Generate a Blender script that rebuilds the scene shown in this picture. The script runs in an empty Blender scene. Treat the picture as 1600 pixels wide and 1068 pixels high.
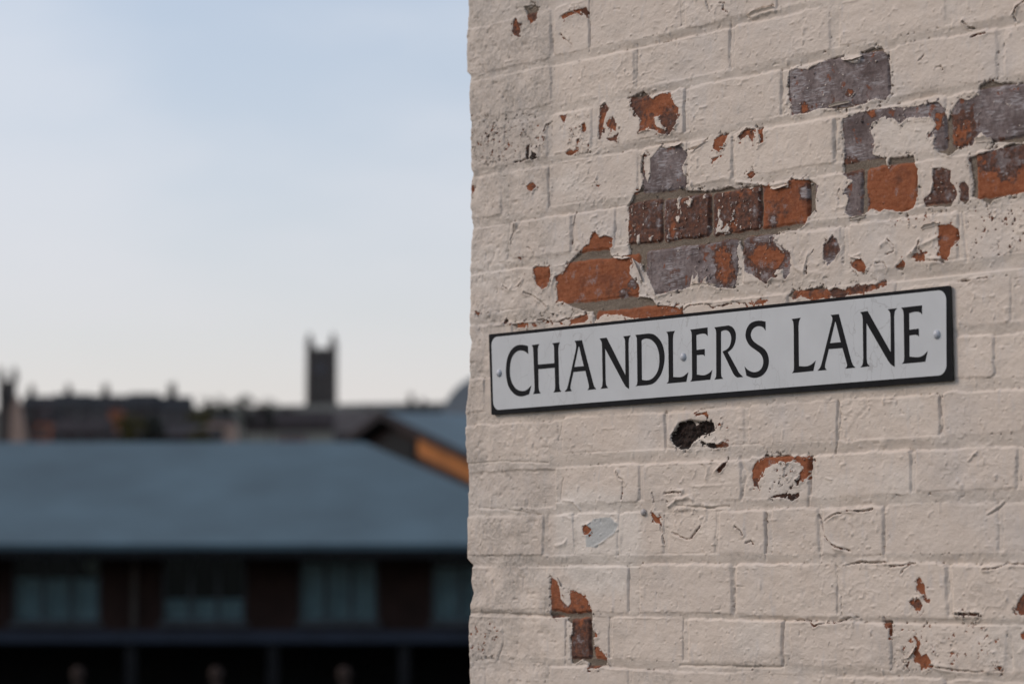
import bpy, bmesh, math, random
import numpy as np
from mathutils import Vector, Matrix
from mathutils.geometry import tessellate_polygon

scene = bpy.context.scene
col = scene.collection
rng = np.random.default_rng(11)
random.seed(5)

# ------------------------------------------------------------------ camera
FPX = 4444.0                                   # focal length in photograph pixels (1600 wide)
PITCH = math.atan((897 - 534) / FPX)
CAMZ = 1.6
cam_d = bpy.data.cameras.new('camera')
cam = bpy.data.objects.new('camera', cam_d)
col.objects.link(cam)
cam.location = (0, 0, CAMZ)
cam.rotation_euler = (math.pi / 2 + PITCH, 0, 0)
cam_d.sensor_width = 36
cam_d.lens = 36 * FPX / 1600
cam_d.clip_start = 0.1
cam_d.clip_end = 6000
scene.camera = cam
ZREF = 4.30
cam_d.dof.use_dof = True
cam_d.dof.focus_distance = 4.30
cam_d.dof.aperture_fstop = 4.7
cam_d.dof.aperture_blades = 0

# ------------------------------------------------------------------ world, sun, exposure
SUN_DIR = Vector((-1.0, 0.12, 0.62)).normalized()
SUN_EL = math.asin(SUN_DIR.z)
SUN_ROT = math.atan2(SUN_DIR.x, SUN_DIR.y)
world = bpy.data.worlds.new('World')
scene.world = world
world.use_nodes = True
nt = world.node_tree
nt.nodes.clear()
wo = nt.nodes.new('ShaderNodeOutputWorld')
bg = nt.nodes.new('ShaderNodeBackground')
sky = nt.nodes.new('ShaderNodeTexSky')
sky.sky_type = 'NISHITA'
sky.sun_disc = False
sky.sun_elevation = SUN_EL
sky.sun_rotation = SUN_ROT
sky.air_density = 1.0
sky.dust_density = 0.6
sky.ozone_density = 2.0
tc = nt.nodes.new('ShaderNodeTexCoord')
mp = nt.nodes.new('ShaderNodeMapping')
mp.inputs['Scale'].default_value = (3.4, 3.4, 9.0)
mp.inputs['Rotation'].default_value = (0.0, 0.12, 0.3)
mp.inputs['Location'].default_value = (0.9, 0.4, 0.2)
nz = nt.nodes.new('ShaderNodeTexNoise')
nz.inputs['Scale'].default_value = 1.6
nz.inputs['Detail'].default_value = 5
nz.inputs['Roughness'].default_value = 0.5
rmp = nt.nodes.new('ShaderNodeMapRange')
rmp.interpolation_type = 'SMOOTHSTEP'
rmp.inputs['From Min'].default_value = 0.36
rmp.inputs['From Max'].default_value = 0.72
rmp.inputs['To Min'].default_value = 0.34
rmp.inputs['To Max'].default_value = 0.66
mixc = nt.nodes.new('ShaderNodeMix')
mixc.data_type = 'RGBA'
CLOUD = (5.7, 6.05, 6.6, 1)
mixc.inputs[7].default_value = CLOUD
nt.links.new(tc.outputs['Generated'], mp.inputs['Vector'])
nt.links.new(mp.outputs['Vector'], nz.inputs['Vector'])
nt.links.new(nz.outputs['Fac'], rmp.inputs['Value'])
nt.links.new(rmp.outputs['Result'], mixc.inputs[0])
nt.links.new(sky.outputs['Color'], mixc.inputs[6])
# thick low air: whitens evenly all round the horizon
sepz = nt.nodes.new('ShaderNodeSeparateXYZ')
nt.links.new(tc.outputs['Generated'], sepz.inputs[0])
def wm_(op, a, b=None):
    n = nt.nodes.new('ShaderNodeMath'); n.operation = op
    for i, x in enumerate((a, b)):
        if x is None: continue
        if isinstance(x, (int, float)): n.inputs[i].default_value = x
        else: nt.links.new(x, n.inputs[i])
    return n.outputs[0]
hz = wm_('POWER', wm_('SUBTRACT', 1.0, wm_('ABSOLUTE', sepz.outputs['Z'])), 9.5)
mixh = nt.nodes.new('ShaderNodeMix'); mixh.data_type = 'RGBA'
nt.links.new(wm_('MULTIPLY', hz, 0.98), mixh.inputs[0])
nt.links.new(mixc.outputs[2], mixh.inputs[6])
mixh.inputs[7].default_value = (6.15, 5.15, 4.85, 1)
nt.links.new(mixh.outputs[2], bg.inputs['Color'])
bg.inputs['Strength'].default_value = 0.133
nt.links.new(bg.outputs['Background'], wo.inputs['Surface'])

sun_d = bpy.data.lights.new('sun', 'SUN')
sun_d.energy = 1.35
sun_d.angle = math.radians(24)
sun_d.color = (1.0, 0.84, 0.70)
sun = bpy.data.objects.new('sun', sun_d)
col.objects.link(sun)
sun.rotation_euler = SUN_DIR.to_track_quat('Z', 'Y').to_euler()
sun.location = (-8, 0, 12)

scene.view_settings.view_transform = 'Standard'
scene.view_settings.look = 'None'
scene.view_settings.exposure = 0.0
scene.view_settings.gamma = 1.0
scene.view_settings.use_curve_mapping = False

# ------------------------------------------------------------------ helpers
cp, sp_ = math.cos(PITCH), math.sin(PITCH)
def ray(px, py):
    a = (px - 800) / FPX
    b = (534 - py) / FPX
    return np.array([a, cp - b * sp_, sp_ + b * cp])
def W(px, py, Y):
    """the place seen at a photograph pixel, Y metres ahead of the camera"""
    r = ray(px, py)
    k = Y / r[1]
    return Vector((r[0] * k, Y, CAMZ + r[2] * k))
def ZY(py, Y): return W(800, py, Y).z
def XY(px, Y): return W(px, 700, Y).x

def tag(o, label=None, cat=None, group=None, kind=None):
    if label: o['label'] = label
    if cat: o['category'] = cat
    if group: o['group'] = group
    if kind: o['kind'] = kind
    return o
def empty(name, loc=(0, 0, 0), rz=0.0):
    o = bpy.data.objects.new(name, None)
    col.objects.link(o)
    o.location = loc
    o.rotation_euler = (0, 0, rz)
    o.empty_display_size = 0.2
    return o
def link(name, me, mat, parent=None, loc=None, rz=0.0):
    o = bpy.data.objects.new(name, me)
    col.objects.link(o)
    if mat is not None:
        me.materials.clear()
        me.materials.append(mat)
    if parent is not None: o.parent = parent
    if loc is not None: o.location = loc
    o.rotation_euler = (0, 0, rz)
    return o

class MB:
    """collects simple solids into one mesh"""
    def __init__(self): self.v = []; self.f = []
    def add(self, vs, fs):
        n = len(self.v)
        self.v += [tuple(p) for p in vs]
        self.f += [tuple(i + n for i in q) for q in fs]
        return self
    def box(self, x0, x1, y0, y1, z0, z1):
        return self.hexa([(x0, y0, z0), (x1, y0, z0), (x1, y1, z0), (x0, y1, z0)],
                         [(x0, y0, z1), (x1, y0, z1), (x1, y1, z1), (x0, y1, z1)])
    def hexa(self, b, t):
        return self.add(list(b) + list(t), [(3, 2, 1, 0), (4, 5, 6, 7), (0, 1, 5, 4), (1, 2, 6, 5), (2, 3, 7, 6), (3, 0, 4, 7)])
    def prism(self, poly, off):
        """closed solid: polygon (list of Vector) pushed along off"""
        n = len(poly)
        a = [Vector(p) for p in poly]
        b = [p + Vector(off) for p in a]
        fs = [tuple(range(n))[::-1], tuple(range(n, 2 * n))]
        fs += [(i, (i + 1) % n, (i + 1) % n + n, i + n) for i in range(n)]
        return self.add(a + b, fs)
    def tube(self, p0, p1, r0, r1, n=8):
        p0, p1 = Vector(p0), Vector(p1)
        q = (p1 - p0).to_track_quat('Z', 'Y')
        ring = lambda p, r: [p + q @ Vector((r * math.cos(2 * math.pi * i / n), r * math.sin(2 * math.pi * i / n), 0)) for i in range(n)]
        fs = [(i, (i + 1) % n, (i + 1) % n + n, i + n) for i in range(n)]
        fs += [tuple(range(n))[::-1], tuple(range(n, 2 * n))]
        return self.add(ring(p0, r0) + ring(p1, r1), fs)
    def mesh(self, name, smooth=False):
        me = bpy.data.meshes.new(name)
        me.from_pydata(self.v, [], self.f)
        bm = bmesh.new(); bm.from_mesh(me)
        bmesh.ops.recalc_face_normals(bm, faces=bm.faces)
        bm.to_mesh(me); bm.free()
        if smooth: me.shade_smooth()
        return me
    def build(self, name, mat, parent=None, loc=None, rz=0.0, smooth=False):
        return link(name, self.mesh(name, smooth), mat, parent, loc, rz)

def mat_simple(name, c, rough=0.8, var=0.25, scale=3.0, spec=0.3, metallic=0.0, bump=0.0):
    m = bpy.data.materials.new(name)
    m.use_nodes = True
    t = m.node_tree
    b = t.nodes['Principled BSDF']
    b.inputs['Roughness'].default_value = rough
    b.inputs['Specular IOR Level'].default_value = spec
    b.inputs['Metallic'].default_value = metallic
    g = t.nodes.new('ShaderNodeNewGeometry')
    n = t.nodes.new('ShaderNodeTexNoise')
    n.inputs['Scale'].default_value = scale
    n.inputs['Detail'].default_value = 5
    r = t.nodes.new('ShaderNodeMapRange')
    r.inputs['From Min'].default_value = 0.3
    r.inputs['From Max'].default_value = 0.7
    r.inputs['To Min'].default_value = 1 - var
    r.inputs['To Max'].default_value = 1 + var
    x = t.nodes.new('ShaderNodeMix'); x.data_type = 'RGBA'; x.blend_type = 'MULTIPLY'
    x.inputs[0].default_value = 1
    x.inputs[6].default_value = (*c, 1)
    t.links.new(g.outputs['Position'], n.inputs['Vector'])
    t.links.new(n.outputs['Fac'], r.inputs['Value'])
    t.links.new(r.outputs['Result'], x.inputs[7])
    t.links.new(x.outputs[2], b.inputs['Base Color'])
    if bump > 0:
        bp = t.nodes.new('ShaderNodeBump')
        bp.inputs['Strength'].default_value = bump
        bp.inputs['Distance'].default_value = 0.02
        t.links.new(n.outputs['Fac'], bp.inputs['Height'])
        t.links.new(bp.outputs['Normal'], b.inputs['Normal'])
    return m

# ------------------------------------------------------------------ the brick wall: plane and pixel tables
PHI = math.atan2(FPX, 3639 * cp)
DU = np.array([math.cos(PHI), -math.sin(PHI), 0.0])            # along the wall, towards the right
NW = np.array([-math.sin(PHI), -math.cos(PHI), 0.0])           # out of the wall
r0 = ray(1150, 550)
P0 = np.array([0, 0, CAMZ]) + r0 * ZREF
def uv(px, py, h=0.0):
    r = ray(px, py)
    o = np.array([0, 0, CAMZ])
    k = np.dot(P0 + NW * h - o, NW) / np.dot(r, NW)
    p = o + r * k - P0
    return float(np.dot(p, DU)), float(p[2])
def wallpt(u, v, h): return Vector(P0 + DU * u + np.array([0, 0, 1.0]) * v + NW * h)

def R(reg, pts):
    ox, oy = {'R1': (700, 0), 'R2': (1150, 0), 'R3': (700, 270), 'R4': (1150, 270), 'R5': (700, 540), 'R6': (1150, 540),
              'R7': (700, 768), 'R8': (1150, 768)}[reg]
    return [(ox + x * .28125, oy + y * .28125) for x, y in pts]
def vc(c): return uv(1150, c)[1]

# courses: top and bottom (photograph y at x = 1150), then the joints as (left edge, right edge) in photograph x
COURSES = [
 (-54, 28, [(862, 866), (921, 925), (1064, 1071), (1213, 1220), (1372, 1380), (1540, 1548)]),
 (40, 109, [(863, 868), (992, 998), (1139, 1147), (1299, 1312), (1478, 1486)]),
 (122, 195, [(858, 864), (926, 933), (1069, 1076), (1220, 1231), (1389, 1397), (1560, 1568)]),
 (206, 281, [(785, 795), (857, 862), (996, 1003), (1072, 1077), (1145, 1148), (1306, 1316), (1479, 1487)]),
 (294, 363, [(792, 800), (894, 897), (962, 981), (1035, 1038), (1109, 1113), (1188, 1191), (1264, 1273), (1347, 1354), (1433, 1440), (1516, 1525), (1610, 1617)]),
 (375, 447, [(861, 868), (999, 1009), (1153, 1162), (1316, 1327), (1497, 1508)]),
 (464, 543, [(800, 806), (928, 932), (1066, 1070), (1230, 1236), (1400, 1407), (1580, 1588)]),
 (556, 619, [(870, 876), (1010, 1016), (1090, 1097), (1240, 1247), (1390, 1397), (1555, 1562)]),
 (636, 698, [(873, 879), (1038, 1043), (1164, 1170), (1309, 1315), (1469, 1475), (1640, 1647)]),
 (716, 780, [(870, 877), (1000, 1006), (1159, 1172), (1266, 1272), (1424, 1430), (1590, 1597)]),
 (795, 867, [(851, 857), (896, 900), (966, 971), (1038, 1044), (1119, 1123), (1197, 1207), (1280, 1285), (1381, 1384), (1560, 1567)]),
 (881, 960, [(856, 860), (982, 999), (1145, 1150), (1307, 1314), (1480, 1487), (1650, 1657)]),
 (967, 1037, [(784, 793), (883, 893), (923, 929), (952, 957), (1067, 1075), (1223, 1234), (1393, 1398), (1574, 1581)]),
 (1049, 1118, [(852, 858), (982, 988), (1141, 1147), (1310, 1316), (1478, 1485)]),
]
U0 = uv(724, 560)[0]
U1 = uv(1745, 560)[0]
V1 = uv(724, -30)[1]
V0 = uv(724, 1100)[1]
du, dv = 0.0017, 0.0014
nu = int((U1 - U0) / du) + 1
nv = int((V1 - V0) / dv) + 1
ub = U0 + du * np.arange(nu)
vb = V0 + dv * np.arange(nv)
# ragged corner of the wall
EDGE = [(727, -60), (728, 0), (728, 112), (733, 118), (733, 197), (734, 260), (737, 271), (733, 290), (733, 340), (735.5, 352), (731.5, 416),
        (731, 470), (730, 495), (732, 540), (731, 580), (730, 600), (727, 640), (726, 680), (725.5, 722), (729.5, 734), (728.5, 800), (729, 850),
        (728, 872), (735, 883), (735, 908), (737, 925), (732, 945), (730, 976), (730.5, 1049), (732.5, 1080), (731, 1140)]
ev = np.array([uv(x, y)[1] for x, y in EDGE])[::-1]
eu = np.array([uv(x, y)[0] for x, y in EDGE])[::-1]
edge_u = np.interp(vb, ev, eu)
def line_noise(cell):
    f = np.arange(nv) * dv / cell; L = rng.uniform(-1, 1, int(f[-1]) + 3); i = f.astype(int); t = f - i; t = t * t * (3 - 2 * t)
    return L[i] * (1 - t) + L[i + 1] * t
edge_u = edge_u + .0016 * line_noise(.035) + .0013 * line_noise(.014) + .0008 * line_noise(.006)

def smooth(x): return x * x * (3 - 2 * x)
def sstep(a, b, x): return smooth(np.clip((x - a) / (b - a), 0, 1))
def vnoise(cu, cv, g=rng):
    """value noise over the wall grid, cell sizes in metres, range about -1..1"""
    fx = np.arange(nu) * du / cu
    fy = np.arange(nv) * dv / cv
    fx = fx + g.random(); fy = fy + g.random()
    L = g.uniform(-1, 1, (int(fy[-1]) + 3, int(fx[-1]) + 3)).astype(np.float32)
    ix = fx.astype(int); iy = fy.astype(int)
    tx = smooth(fx - ix)[None, :].astype(np.float32); ty = smooth(fy - iy)[:, None].astype(np.float32)
    a = L[iy][:, ix]; b = L[iy][:, ix + 1]; c = L[iy + 1][:, ix]; d = L[iy + 1][:, ix + 1]
    return (a * (1 - tx) + b * tx) * (1 - ty) + (c * (1 - tx) + d * tx) * ty
def fbm(cu, cv, octs=4, gain=0.5):
    s = 0; a = 1; t = 0
    for k in range(octs):
        s = s + a * vnoise(cu, cv); t += a; a *= gain; cu *= 0.5; cv *= 0.5
    return s / t

shift = (edge_u - U0)[:, None] * (1 - sstep(0, 0.11, (ub - U0)[None, :]))
UU = (ub[None, :] + shift).astype(np.float32)
VV = np.repeat(vb[:, None], nu, 1).astype(np.float32)
# wobble so that no arris is ruler straight
wob_u = 0.0032 * fbm(0.04, 0.05, 4, .6) + 0.0006 * vnoise(0.006, 0.006)
wob_v = 0.0036 * fbm(0.05, 0.05, 4, .6) + 0.0006 * vnoise(0.006, 0.006)
Uw = UU + wob_u; Vw = VV + wob_v
wob_k = 1.3 * fbm(.03, .03, 3)

bid = np.zeros((nv, nu), np.int32)                      # which brick a point belongs to (0 = mortar)
SD = np.full((nv, nu), -0.02, np.float32)               # distance to the arris, positive inside a brick
TILT = np.zeros((nv, nu), np.float32)
TONE = np.zeros((nv, nu), np.float32)
PERP = np.zeros((nv, nu), np.float32)           # thin shrinkage lines beside upright joints, paint ridges along the tops
DARK = np.full((nv, nu), 0.3, np.float32)
bricks = []
for k, (ct, cb, joints) in enumerate(COURSES):
    v1, v0 = vc(ct), vc(cb)
    if k == 6:                                          # this bed joint is lower and wider towards the right
        pass
    cm = 0.5 * (ct + cb)
    def ux(px):
        y = 897 + (cm - 897) * (px + 2839) / 3989
        return uv(px, y)[0]
    us = [U0 - 0.30]
    for a, b in joints: us += [ux(a), ux(b)]
    us.append(us[-1] + 0.225)
    while us[-1] < ub[-1]: us += [us[-1] + .010, us[-1] + .010 + rng.uniform(.208, .222)]
    for i in range(0, len(us), 2):
        ua, ub_ = us[i], us[i + 1]
        if ua > ub[-1] or ub_ < U0: continue
        dvt = rng.uniform(-.0022, .0022); dvb = rng.uniform(-.0018, .0018)
        va, vb_ = v0 + dvb, v1 + dvt
        if k == 6 and ua > uv(1402, 500)[0]: vb_ -= 0.010
        if k == 9 and ua < uv(860, 750)[0]: va -= 0.004
        bricks.append((ua, ub_, va, vb_, k))
        j0 = max(0, int((ua - 0.012 - U0) / du) - 12); j1 = min(nu, int((ub_ + 0.012 - U0) / du) + 12)
        i0 = max(0, int((va - 0.02 - V0) / dv)); i1 = min(nv, int((vb_ + 0.02 - V0) / dv))
        if j1 <= j0 or i1 <= i0: continue
        u_ = Uw[i0:i1, j0:j1]; v_ = Vw[i0:i1, j0:j1]
        cu_, cv_ = (ua + ub_) / 2, (va + vb_) / 2
        rad = rng.uniform(.003, .008)
        qx = np.abs(u_ - cu_) - (ub_ - ua) / 2 + rad
        qy = np.abs(v_ - cv_) - (vb_ - va) / 2 + rad
        sd = -(np.hypot(np.maximum(qx, 0), np.maximum(qy, 0)) + np.minimum(np.maximum(qx, qy), 0) - rad)
        m = sd > SD[i0:i1, j0:j1]
        SD[i0:i1, j0:j1][m] = sd[m]
        n_ = len(bricks)
        bid[i0:i1, j0:j1][m & (sd > -0.0004)] = n_
        tl = rng.uniform(-.0011, .0011) + rng.uniform(-.009, .009) * (u_ - cu_) + rng.uniform(-.02, .02) * (v_ - cv_)
        TILT[i0:i1, j0:j1][m] = tl[m]
        TONE[i0:i1, j0:j1][m] = rng.uniform(-1, 1)
        DARK[i0:i1, j0:j1][m] = rng.uniform(0.1, .45)
        inv_ = sstep(va - .001, va + .006, v_) * (1 - sstep(vb_ - .006, vb_ + .001, v_))
        if rng.random() < .75 and ua > U0:
            PERP[i0:i1, j0:j1] -= rng.uniform(.0008, .0030) * np.exp(-((u_ - ub_ - .0008) / rng.uniform(.0007, .0013)) ** 2) * inv_
        inu_ = sstep(ua, ua + .01, u_) * (1 - sstep(ub_ - .01, ub_, u_))
        PERP[i0:i1, j0:j1] += rng.uniform(.0002, .0008) * np.exp(-((v_ - vb_ + .0015) / .0016) ** 2) * inu_ * (1 + wob_k[i0:i1, j0:j1])

def brick_at(px, py):
    a, b = uv(px, py)
    for n_, (x0, x1, y0, y1, k) in enumerate(bricks):
        if x0 <= a <= x1 and y0 - .004 <= b <= y1 + .004: return n_ + 1
    return 0
BARE = {}
for px, py, d, lab in [
    (1310, 130, .95, 'bare purple grey brick'), (1030, 178, .45, None), (1037, 258, 1.0, 'bare dark grey brick'), (1340, 215, .95, None),
    (1560, 190, .95, 'bare purple grey brick'), (1008, 345, .52, 'bare dark red brick'), (1072, 335, .60, 'bare dark brown brick'),
    (1150, 330, .56, 'bare dark brown brick'), (1228, 322, .22, 'bare orange brick'), (1315, 300, .9, None), (1392, 290, 0.0, 'bare orange brick'),
    (1470, 290, .55, None), (1570, 275, .12, 'bare orange brick'), (930, 432, .0, 'bare orange brick'), (1080, 420, .85, 'half bare purple grey brick'),
    (1230, 400, .3, None), (1300, 390, .7, None), (1480, 385, .2, None), (1000, 487, .12, None), (840, 430, .2, None), (925, 375, .15, None),
    (900, 935, .3, None), (905, 1000, .5, None), (938, 1020, .1, None), (1040, 815, .7, None), (1200, 740, .25, None)]:
    n_ = brick_at(px, py)
    if n_:
        DARK[bid == n_] = d
        if lab: BARE[n_] = lab

# ---- where the paint has come off: outlines traced over the wall, each with its own raggedness
GREY_ORANGE = [(1018, 247), (1032, 229), (1042, 233), (1059, 224), (1066, 232), (1073, 242), (1066, 262), (1073, 281), (1073, 298), (1097, 299), (1122, 297),
  (1136, 292), (1150, 295), (1165, 292), (1192, 290), (1206, 291), (1214, 296), (1218, 291), (1233, 292), (1237, 281), (1265, 280), (1279, 290), (1274, 306),
  (1274, 326), (1262, 340), (1258, 352), (1245, 359), (1229, 360), (1215, 363), (1212, 380), (1226, 388), (1237, 397), (1236, 427), (1227, 436), (1224, 422),
  (1215, 422), (1212, 432), (1198, 442), (1178, 430), (1165, 422), (1162, 395), (1156, 377), (1152, 387), (1155, 425), (1150, 450), (1122, 450), (1105, 444),
  (1106, 432), (1101, 436), (1094, 448), (1091, 428), (1085, 439), (1082, 428), (1080, 450), (1057, 453), (1026, 461), (1012, 433), (1001, 413), (990, 405),
  (984, 416), (984, 430), (998, 444), (998, 464), (1021, 468), (1026, 477), (1067, 480), (1068, 492), (1030, 497), (987, 497), (965, 492), (944, 492), (930, 502),
  (926, 487), (897, 481), (883, 472), (871, 472), (869, 433), (883, 422), (891, 408), (902, 398), (914, 385), (922, 381), (925, 368), (932, 361), (938, 370),
  (947, 367), (957, 373), (957, 385), (953, 391), (953, 399), (985, 400), (983, 385), (983, 360), (981, 322), (985, 315), (991, 302), (1003, 296), (1004, 280),
  (1001, 262), (1004, 246), (1008, 240)]
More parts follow.
